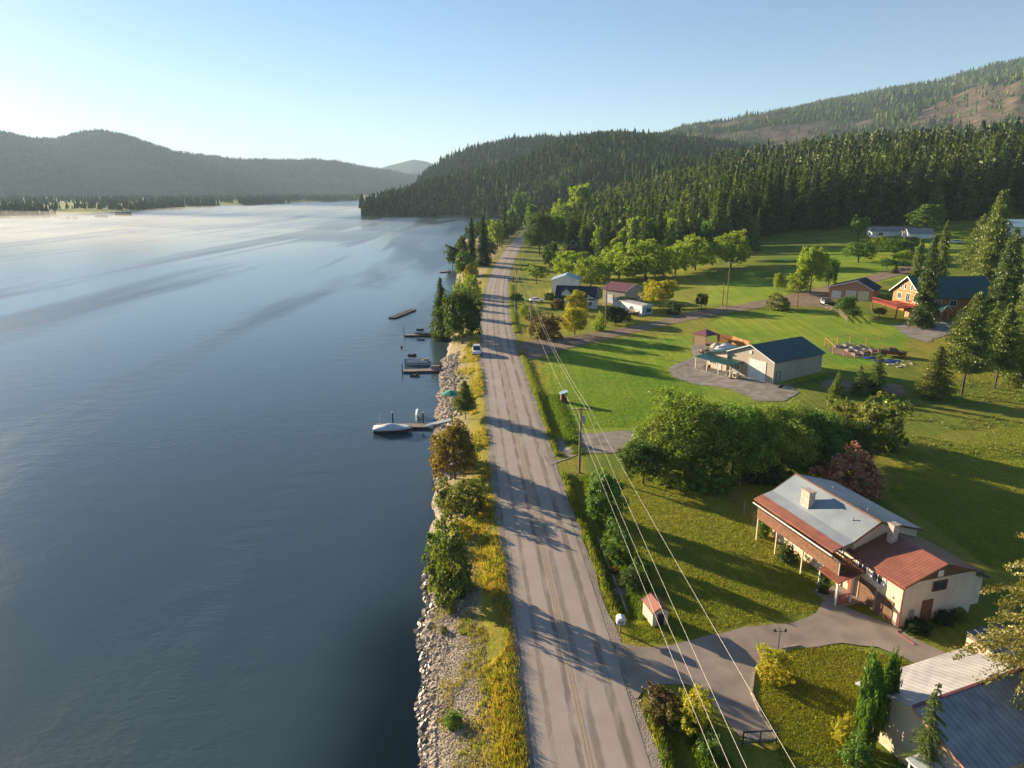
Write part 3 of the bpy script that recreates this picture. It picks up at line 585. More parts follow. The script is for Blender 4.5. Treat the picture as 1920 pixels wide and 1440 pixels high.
TCAT = {'broad': ('tree', 'broadleaf_tree'), 'broadfar': ('tree', 'broadleaf_tree'), 'dense': ('tree', 'broadleaf_tree'), 'round': ('tree', 'round_tree'), 'shrub': ('shrub', 'shrub'),
        'conifer': ('conifer', 'conifer_tree'), 'bigconifer': ('conifer', 'conifer_tree'), 'pine': ('pine', 'pine_tree'), 'fir': ('conifer', 'conifer_tree'), 'column': ('conifer', 'columnar_conifer')}
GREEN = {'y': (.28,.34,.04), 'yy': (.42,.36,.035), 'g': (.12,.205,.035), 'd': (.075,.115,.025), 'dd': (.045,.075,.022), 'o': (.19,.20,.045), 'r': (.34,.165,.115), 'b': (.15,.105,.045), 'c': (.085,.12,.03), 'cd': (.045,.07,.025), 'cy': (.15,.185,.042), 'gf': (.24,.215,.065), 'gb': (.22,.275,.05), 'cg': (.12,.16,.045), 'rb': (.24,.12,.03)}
tree_n = 0
def tree_at(kind, x, y, h, rad, col, label, group=None, lift=0.0, z=None, yscale=1.0, name=None):
    """a tree of height h and crown radius rad: Empty > trunk, crown"""
    global tree_n; tree_n += 1
    cm, tm, top = KINDS[kind](tree_n); cat, nm = TCAT[kind]
    z0 = Hs(x, y) if z is None else z
    t = thing(name or nm, label, cat, (x, y, z0), random.Random(tree_n*7).uniform(0, 6.28), group)
    c = link('crown', cm, t); k = link('trunk', tm, t)
    if top == 2.0:
        bl = lift*h; bl -= (.14 if kind == 'dense' else .06)*h if not lift else 0; rx_ = random.Random(tree_n*3+1); c.location.z = bl; c.scale = (rad*rx_.uniform(.93, 1.1), rad*yscale*rx_.uniform(.88, 1.05), (h-bl)/2.0); k.scale = (rad, rad, h*.5) if kind != 'shrub' else (rad, rad, h*.55)
        k.scale = (max(rad*.8, .2), max(rad*.8, .2), h*.52)
    else:
        c.scale = (rad, rad*yscale, h); k.scale = (h*.16, h*.16, h)
    cc = GREEN[col] if isinstance(col, str) else col
    j = random.Random(tree_n).uniform(.88, 1.12); c.color = (cc[0]*j, cc[1]*j, cc[2]*j, 1)
    return t
KINDS_BROAD = dict(broad=1, broadfar=1, dense=1, round=1, shrub=1, column=1)
def tree(kind, bx, by, ty, wpx, col, label, group=None, lift=0.0, **kw):
    """from the photograph: foot pixel, top pixel row and crown width in pixels"""
    p = G(bx, by); rad = wpx/2*(p.y*CS+(H0-p.z)*SN)/F*(1.12 if KINDS_BROAD.get(kind) else 1); h = top_z(p.x, p.y, ty)-p.z
    D = p.y*CS+(H0-p.z)*SN; x = p.x*(1-.5*h*SN/D)      # the pixel column given is that of the crown's middle
    return tree_at(kind, x, p.y, max(h, .5), rad, col, label, group, lift, **kw)
# ------------------------------------------------------------ trees one can tell apart (foot x, foot y, top y, crown width, all in photograph pixels)
T = tree
# the river bank, left of the road
T('shrub', 846,1122,962,104,(.15,.185,.045),'tall green willow bush on the rocky bank, largest bush beside the near water')
T('shrub', 826,1100,1035,50,'o','low yellowish bush at the foot of the tall green willow bush by the water')
T('shrub', 872,958,886,80,'o','straggly olive bush on the dry bank between the willow bush and the orange-tinged tree')
T('shrub', 836,952,898,52,'o','small olive bush at the water edge below the orange-tinged tree')
T('broad', 852,898,792,98,(.22,.155,.045),'leafy tree with orange tinges overhanging the river just below the covered boat')
T('shrub', 824,884,828,36,'rb','orange-red bush leaning over the water beside the dock with the covered boat')
T('pine', 872,786,714,58,'cy','small lone pine beside the road, next to the green canvas')
T('bigconifer', 826,642,520,52,'c','ragged conifer leaning over the water behind the white van')
T('broad', 866,645,540,88,'d','dark dense tree on the bank right behind the white van')
T('broad', 842,642,562,62,'d','dark tree between the leaning ragged conifer and the bank')
T('shrub', 884,556,505,38,'y','bright yellow-green bush by the road, beyond the dark dense tree')
T('shrub', 872,572,528,34,'g','green bush behind the dark dense tree on the bank')
T('broadfar', 868,520,470,42,'g','mid green tree above the water, left of the two dark conifers')
T('shrub', 884,520,488,30,'yy','golden bush at the foot of the two dark conifers')
T('bigconifer', 884,500,405,28,'cd','slimmer left one of the two dark conifers by the river')
T('bigconifer', 906,500,404,40,'cd','broader right one of the two dark conifers by the river')
T('broadfar', 848,505,455,26,'d','small dark tree at the water edge beside the far small jetty')
T('broadfar', 932,468,412,40,'y','light green tree beside the road beyond the two dark conifers')
T('broadfar', 920,482,450,26,'d','dark low tree between road and river under the light green tree')
T('conifer', 946,448,364,24,'cd','tall narrow conifer near the far end of the road')
T('broadfar', 974,432,352,38,'g','tall leafy tree where the road disappears')
T('broadfar', 958,440,385,28,'g','leafy tree between the tall narrow conifer and the road end')
T('shrub', 852,1364,1328,34,'g','small round green bush alone on the riverside rocks')
T('shrub', 848,1150,1118,22,'o','small yellow-green tuft bush on the stones under the willow bush')
T('shrub', 832,1186,1172,16,'o','tiny yellow weed bush among the riverside stones')
T('shrub', 858,842,812,44,'o','yellow-green bush between the lone pine and the orange-tinged tree')
T('shrub', 866,1010,965,52,'yy','yellow weedy bush on the dry bank above the tall willow bush')
T('shrub', 822,1040,985,44,'g','green bush overhanging the water just above the tall willow bush')
T('shrub', 885,600,560,30,'g','green bush at the roadside in front of the dark dense tree')
T('shrub', 858,588,545,34,'d','dark bush reaching over the river behind the dark dense tree')
T('shrub', 880,870,838,34,'yy','small golden bush at the roadside above the orange-tinged tree')
T('shrub', 862,566,520,32,'y','light green bush on the water side, below the two dark conifers')
T('broadfar', 866,495,440,30,'d','dark leafy tree on the water side of the slimmer dark conifer')
T('broadfar', 918,460,415,26,'g','small green tree between the dark conifers and the light green tree')
# right of the road, far group
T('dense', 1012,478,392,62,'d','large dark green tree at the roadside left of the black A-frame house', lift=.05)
T('broadfar', 1042,470,395,50,'g','green tree behind the black A-frame house')
T('broadfar', 1000,440,376,34,'g','leafy green tree on the right where the road bends away')
T('broadfar', 1032,505,452,40,'d','dark bushy tree by the road in front of the black A-frame house')
T('broadfar', 1060,440,372,60,'y','yellow-green tree standing above the black A-frame house')
T('broadfar', 1090,432,345,60,'y','tall yellow-green tree in front of the forest edge, above the A-frame')
T('conifer', 1128,452,365,34,'c','conifer between the tall yellow-green tree and the row of willows')
T('conifer', 1100,478,420,26,'c','small conifer right of the black A-frame house')
T('conifer', 1120,480,415,24,'cd','small dark conifer behind the round willow by the barn')
T('conifer', 1200,440,345,38,'cy','light conifer standing before the dark forest, left part')
T('conifer', 1222,446,365,30,'c','slender conifer right of the light conifer at the forest edge')
T('broadfar', 1180,440,380,40,'g','leafy tree half hidden behind the row of willows')
T('broadfar', 1006,532,492,46,'y','round light tree between the road and the white barn', lift=.12)
T('round', 1072,525,468,82,'y','spreading light green willow directly behind the white barn')
T('round', 1108,538,477,70,'y','round yellow-green willow between the white barn and the tan barn')
T('round', 1162,523,448,77,'y','left lobe of the biggest willow clump behind the tan barn')
T('round', 1212,525,444,106,'y','broad right half of the biggest willow clump behind the tan barn')
T('round', 1268,515,450,70,'y','middle willow right of the biggest clump')
T('round', 1306,506,432,77,'y','tall willow with a pale top, left of the lone round willow')
T('broadfar', 1340,470,400,54,'g','green tree behind the pale-topped willow')
T('round', 1373,502,424,74,'y','lone round ball-shaped willow at the left edge of the mown field')
T('conifer', 1420,470,388,28,'cg','blue-green spruce right of the lone round willow')
T('broadfar', 1395,490,440,34,'d','dark tree just behind the lone round willow')
T('broad', 1238,578,520,68,'yy','golden-yellow tree beside the white trailer home', lift=.06)
T('shrub', 1262,588,558,32,'d','dark bush at the right foot of the golden-yellow tree')
T('round', 1316,580,549,28,'d','small round dark tree alone on the lawn strip above the side road', lift=.15)
T('round', 968,572,548,28,'dd','dark ball-topped tree at the roadside near the white parked car', lift=.2)
T('shrub', 1022,634,580,64,'b','brownish bush behind the far utility pole at the road corner')
T('shrub', 1000,600,572,36,'o','olive bush by the road at the white posts')
T('broad', 1078,628,575,54,'yy','yellow-tipped bushy tree at the corner of the side road')
T('broad', 1082,590,545,42,'yy','yellow-topped tree in front of the dark-roofed house')
T('shrub', 1045,578,558,30,'b','brown-green bush beside the dark-roofed house')
T('broad', 1155,608,570,58,'dd','dark bush in front of the white trailer home')
T('shrub', 1124,620,585,26,'y','light green bush at the foot of the pole by the side road')
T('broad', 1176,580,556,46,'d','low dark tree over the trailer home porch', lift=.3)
T('broadfar', 1158,558,540,24,'g','small tree before the tan barn wall')
T('shrub', 1030,562,545,24,'dd','small dark bush left of the white barn')
T('shrub', 985,590,565,20,'y','narrow light green shrub at the roadside')
# the field and the orchard
T('broad', 1524,548,455,58,'y','tall light green poplar-like tree in the middle of the field', lift=.04)
T('broad', 1556,540,480,34,'g','shorter tree on the right side of the tall field tree')
T('broad', 1498,552,505,38,'y','low green tree on the left side of the tall field tree')
T('broad', 1460,545,510,22,'y','small thin tree left of the field trees')
T('shrub', 1462,580,548,50,'o','dark olive shrub beside the short pole at the driveway')
T('round', 1612,492,452,70,'g','wide low apple tree, largest of the orchard', lift=.12, group='orchard trees')
T('round', 1680,482,445,62,'g','dense orchard tree right in front of the low white house', lift=.1, group='orchard trees')
T('round', 1648,470,440,40,'y','light orchard tree left of the low white house', lift=.1, group='orchard trees')
T('round', 1712,470,442,44,'d','dark orchard tree at the right end of the orchard', lift=.1, group='orchard trees')
T('round', 1664,505,482,38,'g','small apple tree near the bend of the upper driveway', lift=.15, group='orchard trees')
T('round', 1696,496,466,38,'y','small light apple tree right of the one near the driveway bend', lift=.15, group='orchard trees')
T('broadfar', 1611,452,403,40,'g','slim round tree standing against the dark forest left of the low white house', lift=.15)
T('broadfar', 1738,437,382,66,'g','big dark round tree behind the low white house', lift=.08)
T('conifer', 1680,512,494,20,'cd','little dark spruce beside the upper driveway')
T('broad', 1585,592,552,42,'g','green tree beside the wire fence below the garage', lift=.1)
T('round', 1600,600,578,30,'d','small dark tree on the lawn in front of the wooden deck', lift=.25)
T('round', 1650,598,575,26,'d','small flat-topped dark tree before the log house deck', lift=.3)
# conifers round the log house
T('bigconifer', 1742,612,438,64,'c','tall spruce with a pale trunk right before the green-roofed log house')
T('bigconifer', 1765,575,412,48,'cy','sunlit conifer behind the tall spruce at the log house')
T('bigconifer', 1720,560,445,44,'cy','smaller conifer left of the sunlit one at the log house')
T('bigconifer', 1866,545,354,96,'cy','tallest conifer with a bare tip above the log house roof')
T('bigconifer', 1838,506,400,88,'cy','broad yellow-green conifer left of the tallest one')
T('bigconifer', 1892,600,425,86,'c','dense dark conifer right of the tallest one')
T('bigconifer', 1940,640,440,76,'cy','yellowish conifer cut by the right edge of the photo, upper')
T('bigconifer', 1862,690,565,72,'cy','conifer right below the log house roof')
T('bigconifer', 1800,640,575,50,'c','small conifer beside the small orange shed')
# right foreground
T('pine', 1820,740,548,100,'cy','open pine with a bare reddish trunk on the right grass')
T('pine', 1880,728,570,90,'cy','leaning pine right of the one with a bare trunk')
T('bigconifer', 1928,720,520,86,'cy','tall conifer at the right edge beside the leaning pine')
T('bigconifer', 1757,745,648,84,'o','short bushy golden-green conifer left of the bare-trunk pine')
T('conifer', 1646,735,655,52,'c','dark conifer behind the mixed hedge, below the blue tarp')
T('conifer', 1612,740,684,44,'cg','blue-green young spruce left of the dark conifer')
T('conifer', 1572,742,692,42,'cy','sunlit young spruce at the shop corner')
T('shrub', 1645,840,728,110,'o','olive rounded bush at the right end of the mixed hedge')
T('shrub', 1590,820,735,90,'o','olive bush in the middle of the mixed hedge')
T('dense', 1300,884,722,196,'gb','biggest leafy tree in the centre, in front of the gravel yard', lift=.02)
T('dense', 1240,878,752,110,'gb','left shoulder of the biggest leafy tree beside the gravel apron', lift=.02)
T('dense', 1380,898,748,140,'g','dark leafy tree against the right side of the biggest one', lift=.02)
T('dense', 1462,886,745,130,'gb','leafy tree in front of the shop corner', lift=.02)
T('dense', 1530,880,752,120,'g','dark leafy tree right of the one before the shop corner', lift=.02)
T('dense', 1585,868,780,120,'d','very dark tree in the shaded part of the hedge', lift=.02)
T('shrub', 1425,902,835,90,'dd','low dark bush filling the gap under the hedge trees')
T('shrub', 1262,905,838,84,'gb','rounded green bush at the left foot of the biggest leafy tree')
T('shrub', 1325,915,850,96,'g','spreading bush under the right side of the biggest leafy tree')
T('shrub', 1485,905,838,88,'g','rounded bush under the leafy tree before the shop corner')
T('shrub', 1545,896,835,80,'o','olive bush between the hedge trees and the burgundy shrub')
T('broad', 1208,908,825,90,'d','dark leafy tree between the utility pole and the biggest tree', lift=.06)
T('broad', 1132,985,882,96,'g','leafy green tree under the power lines, above the road hedge', lift=.03)
T('shrub', 1162,1048,972,60,'g','light green shrub in the bed under the power lines')
T('shrub', 1190,1098,1062,54,'d','low dark shrub at the end of the bed, above the little red-roofed shed')
T('shrub', 1205,1075,1040,40,'g','small green shrub at the lawn edge above the little shed')
T('shrub', 1600,934,832,132,'r','burgundy-leaved bush behind the blue-roofed house')
T('shrub', 1455,1270,1208,72,'yy','golden clipped bush at the tip of the island lawn')
T('column', 1634,1400,1203,54,'g','left and taller of the two columnar cedars', yscale=1.0)
T('column', 1667,1388,1210,38,'g','right and slimmer of the two columnar cedars')
T('fir', 1742,1480,1275,112,'cg','young spruce in front of the pale metal roof at the bottom right')
T('shrub', 1588,1392,1340,48,'yy','small golden bush left of the two columnar cedars')
T('shrub', 1610,1440,1372,60,'g','green bush below the golden bush at the bottom edge')
T('shrub', 1245,1345,1280,74,'b','brown-green shrub at the corner of road and driveway')
T('shrub', 1304,1365,1283,88,'yy','yellow-leaved shrub between the road and the driveway loop')
T('shrub', 1330,1412,1372,60,'g','low green shrub below the yellow-leaved one')
T('shrub', 1268,1368,1335,34,'g','bright green small bush in front of the yellow-leaved shrub')
T('shrub', 1432,1006,972,26,'g','green bush against the pale wall under the balcony')
T('shrub', 1478,1052,1018,38,'dd','dark clipped bush under the middle of the balcony')
T('shrub', 1545,1112,1072,26,'d','potted evergreen beside the porch')
T('shrub', 1722,1182,1158,50,'dd','left low bush along the windowed block wall', group='bushes along the block wall')
T('shrub', 1770,1170,1140,40,'dd','middle low bush along the windowed block wall', group='bushes along the block wall')
T('shrub', 1800,1160,1138,36,'o','right low bush along the windowed block wall', group='bushes along the block wall')
T('shrub', 1236,1112,1096,34,'g','wispy green bush right behind the little red-roofed shed')
tree_at('fir', 35.0, 38.4, 19.5, 8.2, 'gf', 'huge sunlit fir filling the right edge of the photo beside the pale metal roof')
tree_at('fir', 33.2, 31.2, 9.0, 5.0, 'gf', 'smaller fir in front of the huge one at the bottom right corner')
# low garden plants in the bed below the wires
for k, (x, y, s, c_, lb) in enumerate([(1152,1075,20,'rb','rust-coloured plant clump beside the stone edging'), (1168,1100,22,'b','brown plant clump nearer the pile of stones'), (1146,1052,16,'yy','yellow flower clump under the light green shrub')]):
    T('shrub', x, y, y-16, s, c_, lb)

# ------------------------------------------------------------ forest
FR = [G(x, y) for x, y in [(990,433),(1030,452),(1075,470),(1130,488),(1250,484),(1330,476),(1390,462),(1440,440),(1600,425),(1750,418),(1860,409),(1960,402),(2300,390)]]
FA = np.array([p.x/p.y for p in FR]); FY = np.array([p.y for p in FR])
rf = np.random.default_rng(11); cand = []
def scatter(x0, x1, y0, y1, s, rng):
    X, Y = np.meshgrid(np.arange(x0, x1, s), np.arange(y0, y1, s)); X = X+rng.uniform(-.48, .48, X.shape)*s; Y = Y+rng.uniform(-.48, .48, Y.shape)*s
    return X.ravel(), Y.ravel()
X, Y = scatter(0, 620, 230, 660, 6.6, rf); a = X/Y
ok = (a > FA[0]) & (a < FA[-1]) & (Y > np.interp(a, FA, FY)); X, Y = X[ok], Y[ok]; Z = Hn(X, Y)
px, py, D = proj(X, Y, Z+22); vis = (px > -20) & (px < 1975)
depth = Y-np.interp(X/Y, FA, FY)
score = np.where(vis, D+depth*3.2, 1e9); order = np.argsort(score)
ind = order[:300]; rest = order[300:]; rest = rest[px[rest] < 2500]
forest_conifers = 0; n_big = 0
for i in ind:
    x, y = X[i], Y[i]; rr = rf.random(); left = px[i] < 1340
    h = (22+14*rf.beta(2.2, 1.8))*(1 if not left else .72) if rr > .12 else rf.uniform(13, 20)
    if rr < (.42 if left else .10) and depth[i] < 90:
        tree_at('broadfar', x, y, h*.72, h*.22, 'y' if rf.random() < .5 else 'g', 'leafy green crown in the edge of the dark forest', 'broadleaf trees mixed into the forest edge')
    else:
        tree_at('conifer', x, y, h, h*rf.uniform(.15, .27), *[('cd', 'near-black conifer of the tall forest behind the houses', 'near-black forest conifers'), ('c', 'dark green conifer of the tall forest behind the houses', 'dark green forest conifers'), ('c', 'dark green conifer of the tall forest behind the houses', 'dark green forest conifers'), ('cy', 'sunlit yellow-green conifer of the tall forest behind the houses', 'yellow-green forest conifers'), ('cg', 'blue-green conifer of the tall forest behind the houses', 'blue-green forest conifers')][int(rf.integers(5))])
def stamp(name, X, Y, Z, h, w, tmpl, m, color, rng):
    """many copies of a small tree as one mesh"""
    tv, tf = tmpl; n = len(X); a = rng.uniform(0, 6.283, n); c, s = np.cos(a), np.sin(a)
    V = np.empty((n, len(tv), 3), 'f'); V[:, :, 0] = (tv[None, :, 0]*c[:, None]-tv[None, :, 1]*s[:, None])*w[:, None]+X[:, None]
    V[:, :, 1] = (tv[None, :, 0]*s[:, None]+tv[None, :, 1]*c[:, None])*w[:, None]+Y[:, None]
    V[:, :, 2] = tv[None, :, 2]*h[:, None]+Z[:, None]
    Fc = (tf[None]+(np.arange(n)*len(tv))[:, None, None]).reshape(-1, tf.shape[1])
    o = link(name, np_mesh(name, V.reshape(-1, 3), Fc, m)); o.color = (*color, 1); return tag(o, kind='stuff')
def mesh_tmpl(me):
    V = np.empty(len(me.vertices)*3, 'f'); me.vertices.foreach_get('co', V); Fq = np.empty(len(me.loops), 'i'); me.loops.foreach_get('vertex_index', Fq)
    return V.reshape(-1, 3), Fq.reshape(-1, 4)
def tier_tmpl(seed, tiers=5, n=7):
    r = np.random.default_rng(seed); V, Fs = [], []
    for i in range(tiers):
        z = .08+.8*i/tiers; rad = (1-z)**.8; k = len(V); V.append((0, 0, min(1, z+1.5/tiers)))
        for j in range(n): 
            t = 6.283*(j+r.random()*.6)/n; q = rad*(1 if j % 2 else .55)*r.uniform(.8, 1.15); V.append((math.cos(t)*q, math.sin(t)*q, z+r.uniform(-.03, .03)))
        for j in range(n): Fs.append((k, k+1+j, k+1+(j+1) % n))
    return np.array(V, 'f'), np.array(Fs, 'i')
tc_ = mesh_tmpl(conifer_mesh('t', 5, 12, 6, 3, leafw=.09, ragged=.35)); tb_ = mesh_tmpl(crown_mesh('t', 6, 320, 7, .17, clump=8)); tb_ = (tb_[0]*np.array([1, 1, .5], 'f'), tb_[1])
ti = [tier_tmpl(s) for s in range(3)]; tsm = tier_tmpl(9, 3, 5)
r_ = np.random.default_rng(3); k = len(rest); isb = r_.random(k) < .3
tq = [tc_, mesh_tmpl(conifer_mesh('t', 15, 9, 7, 3, leafw=.11, ragged=.5, base=.2, power=.6)), mesh_tmpl(conifer_mesh('t', 25, 14, 5, 3, leafw=.08, ragged=.3))]
for k_, co in enumerate([(.06,.09,.03), (.14,.165,.04), (.04,.065,.027)]):
    ii = rest[~isb]; ii = ii[r_.integers(0, 3, len(ii)) == k_] if k_ == 9 else ii[np.arange(len(ii)) % 3 == k_]
    h = (15+17*r_.beta(2.5, 2, len(ii)))*np.where(px[ii] < 1340, .75, 1); stamp('forest', X[ii], Y[ii], Z[ii], h, h*r_.uniform(.15, .27, len(ii)), tq[k_], M['needle'], co, r_)
ii = rest[isb]; h = r_.uniform(13, 21, len(ii)); stamp('forest', X[ii], Y[ii], Z[ii], h, h*.27, tb_, M['leaf'], (.13,.16,.035), r_)
# farther level ground up to the foot of the hills
X, Y = scatter(-60, 1500, 640, 1500, 12, r_); a = X/Y
ok = (X > np.interp(Y, SHY, SHX)+8) & (a < .95) & ~((a < FA[0]) & (Y < 700)); X, Y = X[ok], Y[ok]; h = r_.uniform(14, 24, len(X))
stamp('forest', X, Y, Hn(X, Y), h, h*r_.uniform(.16, .22, len(X)), ti[0], M['farneedle'], (.05,.08,.025), r_)
# the riverside strip of woods beyond the road end
X, Y = scatter(-230, 140, 480, 1080, 8, r_); d = X-np.interp(Y, SHY, SHX)
ok = (d > 2) & ((np.abs(X-roadx(np.clip(Y, 0, 790))) > 6) | (Y > 640)) & ((X/Y < FA[0]-.004)); X, Y = X[ok], Y[ok]; h = r_.uniform(6, 15, len(X))
stamp('forest', X, Y, Hn(X, Y), h, h*.24, tb_, M['leaf'], (.08,.11,.03), r_)
def on_hill(key, n, h0, h1, tm, color, wr=.24, seed=0, tmin=0.0):
    V, CV, nr = HILLS[key]; nv, nu = CV.shape; r = np.random.default_rng(seed+50)
    # area weighted cells
    c = V[:-1, :-1]; e1 = V[1:, :-1]-c; e2 = V[:-1, 1:]-c; A = np.abs(e1[..., 0]*e2[..., 1]-e1[..., 1]*e2[..., 0])
    dd = np.hypot(c[..., 0], c[..., 1]); wgt = A/dd**1.1; wgt[nr+3:] = 0; wgt *= np.where(CV[:-1, :-1] > .5, .11, 1); wgt = wgt.ravel()/wgt.sum()
    q = r.choice(len(wgt), n, p=wgt); j, i = q//(nu-1), q % (nu-1); u, v = r.random((2, n))
    P = V[j, i]*((1-u)*(1-v))[:, None]+V[j+1, i]*(u*(1-v))[:, None]+V[j, i+1]*((1-u)*v)[:, None]+V[j+1, i+1]*(u*v)[:, None]
    g = np.array([mnoise.noise(Vector((x*.011, y*.011, seed))) for x, y in P[:, :2]]); keep = r.random(n) < np.clip(.85+g*1.6, .12, 1); P = P[keep]; g = g[keep]; n = len(P)
    h = (h0+(h1-h0)*r.beta(2, 2.6, n))*(1+.4*(r.random(n) < .08))*(1+g*.3); cl = r.random(n)+g*.5
    for a_, b_, k in ((-9, .45, .75), (.45, .8, 1.15), (.8, 9, 1.7)):
        q = (cl >= a_) & (cl < b_)
        stamp('forest', P[q, 0], P[q, 1], P[q, 2]-.5, h[q], h[q]*wr*r.uniform(.75, 1.3, q.sum()), tm, M['farneedle'], tuple(np.array(color)*k*np.array([1+.12*(k-1), 1, .95])), r)
on_hill('hill1', 21000, 9, 15, ti[0], (.05,.08,.027), .24, 1)
on_hill('hill1', 2500, 8, 14, tb_ if False else ti[1], (.10,.13,.035), .35, 7)
blob = mesh_tmpl(crown_mesh('t', 7, 56, 5, .34, clump=4)); blob = (blob[0]*np.array([1, 1, .5], 'f'), blob[1])
on_hill('hill1', 4500, 6, 11, blob, (.10,.13,.045), .42, 17)
on_hill('hill3', 6000, 7, 12, blob, (.11,.145,.05), .45, 18)
V1 = HILLS['hill1'][0]
for px0, hh0, lb in [(1272, 24, 'bare dead tree on the ridge, left one of the snags against the sky'), (1286, 30, 'tallest bare dead tree on the ridge against the sky'), (1300, 20, 'short bare dead tree on the ridge, right of the tallest one'), (1064, 22, 'lone spindly tree sticking up from the crest of the wooded headland')]:
    q = (V1[..., 2]-H0)/V1[..., 1]; cx = proj(V1[..., 0], V1[..., 1], V1[..., 2])[0]; i_ = int(np.argmin(np.abs(cx[0]-px0))); j_ = int(np.argmax(q[:, i_])); p0 = V1[j_, i_]
    t_ = thing('dead_tree', lb, 'dead tree', tuple(p0)); mb = MB().tube([(0, 0, -1), (.2, 0, hh0*.5), (0, .3, hh0)], .45, 6, .12)
    for k_ in range(9): a_ = k_*2.4; mb.tube([(0, 0, hh0*(.35+.065*k_)), (math.cos(a_)*(3-.2*k_), math.sin(a_)*(3-.2*k_), hh0*(.38+.065*k_))], .16, 4, .05)
    mb.build('trunk', M['bark'], t_)
on_hill('hill2', 7000, 13, 22, ti[1], (.045,.075,.025), .2, 2)
on_hill('hill3', 36000, 11, 19, ti[2], (.06,.10,.03), .2, 3)
on_hill('hill3', 6000, 9, 13, ti[1], (.13,.17,.04), .34, 8)
on_hill('hill4', 24000, 10, 17, tsm, (.035,.055,.028), .25, 4)
# the low wooded shore across the river
px_ = r_.uniform(-260, 700, 6500); a = (px_-960)/F/CS; Y = np.interp(a, LSA, LSR)+6+r_.random(6500)**2.2*1500; X = a*Y; h = r_.uniform(6, 17, 6500)*np.where(Y > 1600, 1.3, 1)
ok = np.array([mnoise.noise(Vector((x*.009, y*.009, 2))) > -.02-.25*(y > 2000) for x, y in zip(X, Y)]); X, Y, h = X[ok], Y[ok], h[ok]*.9
stamp('forest', X, Y, Hn(X, Y)-.3, h, h*r_.uniform(.22, .4, len(h)), ti[1], M['farneedle'], (.07,.10,.04), r_)
# low islets
for k, (x, y, L_, w_, lb) in enumerate([(233,404,16,5,'bushy low islet, largest and rightmost of the three near the far shore'), (190,407,12,4,'flat weedy islet in the middle of the three near the far shore'), (128,410,20,3,'bare gravelly islet, leftmost of the three near the far shore')]):
    c = GZ(x, y, WZ); t = thing('islet', lb, 'islet', c)
    mb = MB().lathe([(.01, -1.5), (1.2, -1.5), (1, .0), (.7, .25), (.01, .4)], 14); o = mb.build('mud_bank', M['dirt'], t); o.scale = (L_, w_, 1.6)
    nb = 60 if k < 2 else 14; an = r_.uniform(0, 6.28, nb); rr = r_.random(nb)**.5*.8; h = r_.uniform(2, 6 if k == 0 else 3, nb)
    o = stamp('brush', np.cos(an)*rr*L_, np.sin(an)*rr*w_, np.zeros(nb), h, h*.5, ti[1], M['needle'], (.05,.07,.03), r_); o.parent = t

# ------------------------------------------------------------ grasses and stones
def blades(name, X, Y, h, col, n=7, wid=.05, rng=None):
    k = len(X); r = rng; Z = Hn(X, Y); P = np.repeat(np.stack([X, Y, Z], 1), n, 0)+r.normal(size=(k*n, 3))*[.16, .16, 0]
    H = np.repeat(h, n)*r.uniform(.6, 1.25, k*n); a = r.uniform(0, 6.283, k*n); d = np.stack([np.cos(a), np.sin(a), 0*a], 1); le = r.normal(size=(k*n, 3))*[.3, .3, 0]
    V = np.empty((k*n, 3, 3)); V[:, 0] = P-d*wid; V[:, 1] = P+d*wid; V[:, 2] = P+le*H[:, None]+np.stack([0*H, 0*H, H], 1)
    o = link(name, np_mesh(name, V.reshape(-1, 3), np.arange(k*n*3).reshape(-1, 3), M['grass'])); o.color = (*col, 1); return tag(o, kind='stuff')
n = 9000; Y = 34+r_.random(n)**1.25*150; e = -.5-np.abs(r_.normal(size=n))*1.5; e = np.where(Y > 62, e*1.6, e); X = roadx(Y)-RW+e
ok = (X > np.interp(Y, SHY, SHX)+1.0) & (mnoise_mask := np.array([mnoise.noise(Vector((x*.25, y*.12, 3))) > (-.2 if y < 66 else .08) for x, y in zip(X, Y)])); X, Y = X[ok], Y[ok]
q = r_.random(len(X)) < .8
blades('verge_grass', X[q], Y[q], r_.uniform(.12, .5, q.sum()), (.46,.33,.08), 7, .03, r_)
blades('verge_grass', X[~q], Y[~q], r_.uniform(.2, .55, (~q).sum()), (.17,.20,.04), 7, .05, r_)
n = 9000; Y = 34+r_.random(n)**1.2*230; e = 1.0+np.abs(r_.normal(size=n))*.35; X = roadx(Y)+RW+e
bad = np.zeros(n, bool)
for a_, b_ in [(40.5, 50.5), (82, 88.5), (152, 172)]: bad |= (Y > a_) & (Y < b_)
X, Y = X[~bad], Y[~bad]; q = r_.random(len(X)) < .6
blades('verge_grass', X[q], Y[q], r_.uniform(.2, .55, q.sum()), (.30,.27,.05), 7, .05, r_)
blades('verge_grass', X[~q], Y[~q], r_.uniform(.25, .6, (~q).sum()), (.12,.19,.03), 7, .05, r_)
# ditch and field growth
n = 7000; Y = 34+r_.random(n)*84; e = 3.2+np.abs(r_.normal(size=n))*1.0; X = roadx(Y)+RW+e; ok = np.zeros(n, bool)
for a_, b_ in DITCH: ok |= (Y > a_+.5) & (Y < b_-.5)
ok &= (e < 5.2); X, Y = X[ok], Y[ok]; Y = Y; ok = Y > (34 if True else 0)
blades('ditch_grass', X, Y, r_.uniform(.15, .45, len(X)), (.13,.19,.03), 7, .05, r_)
P = [G(x, y) for x, y in zip(r_.uniform(1690, 2050, 2600), r_.uniform(700, 860, 2600))]; X = np.array([p.x for p in P]); Y = np.array([p.y for p in P])
ok = np.array([mnoise.noise(Vector((x*.12, y*.12, 7))) > -.05 for x, y in zip(X, Y)]); X, Y = X[ok], Y[ok]
blades('meadow_grass', X, Y, r_.uniform(.12, .35, len(X)), (.17,.20,.035), 8, .05, r_)
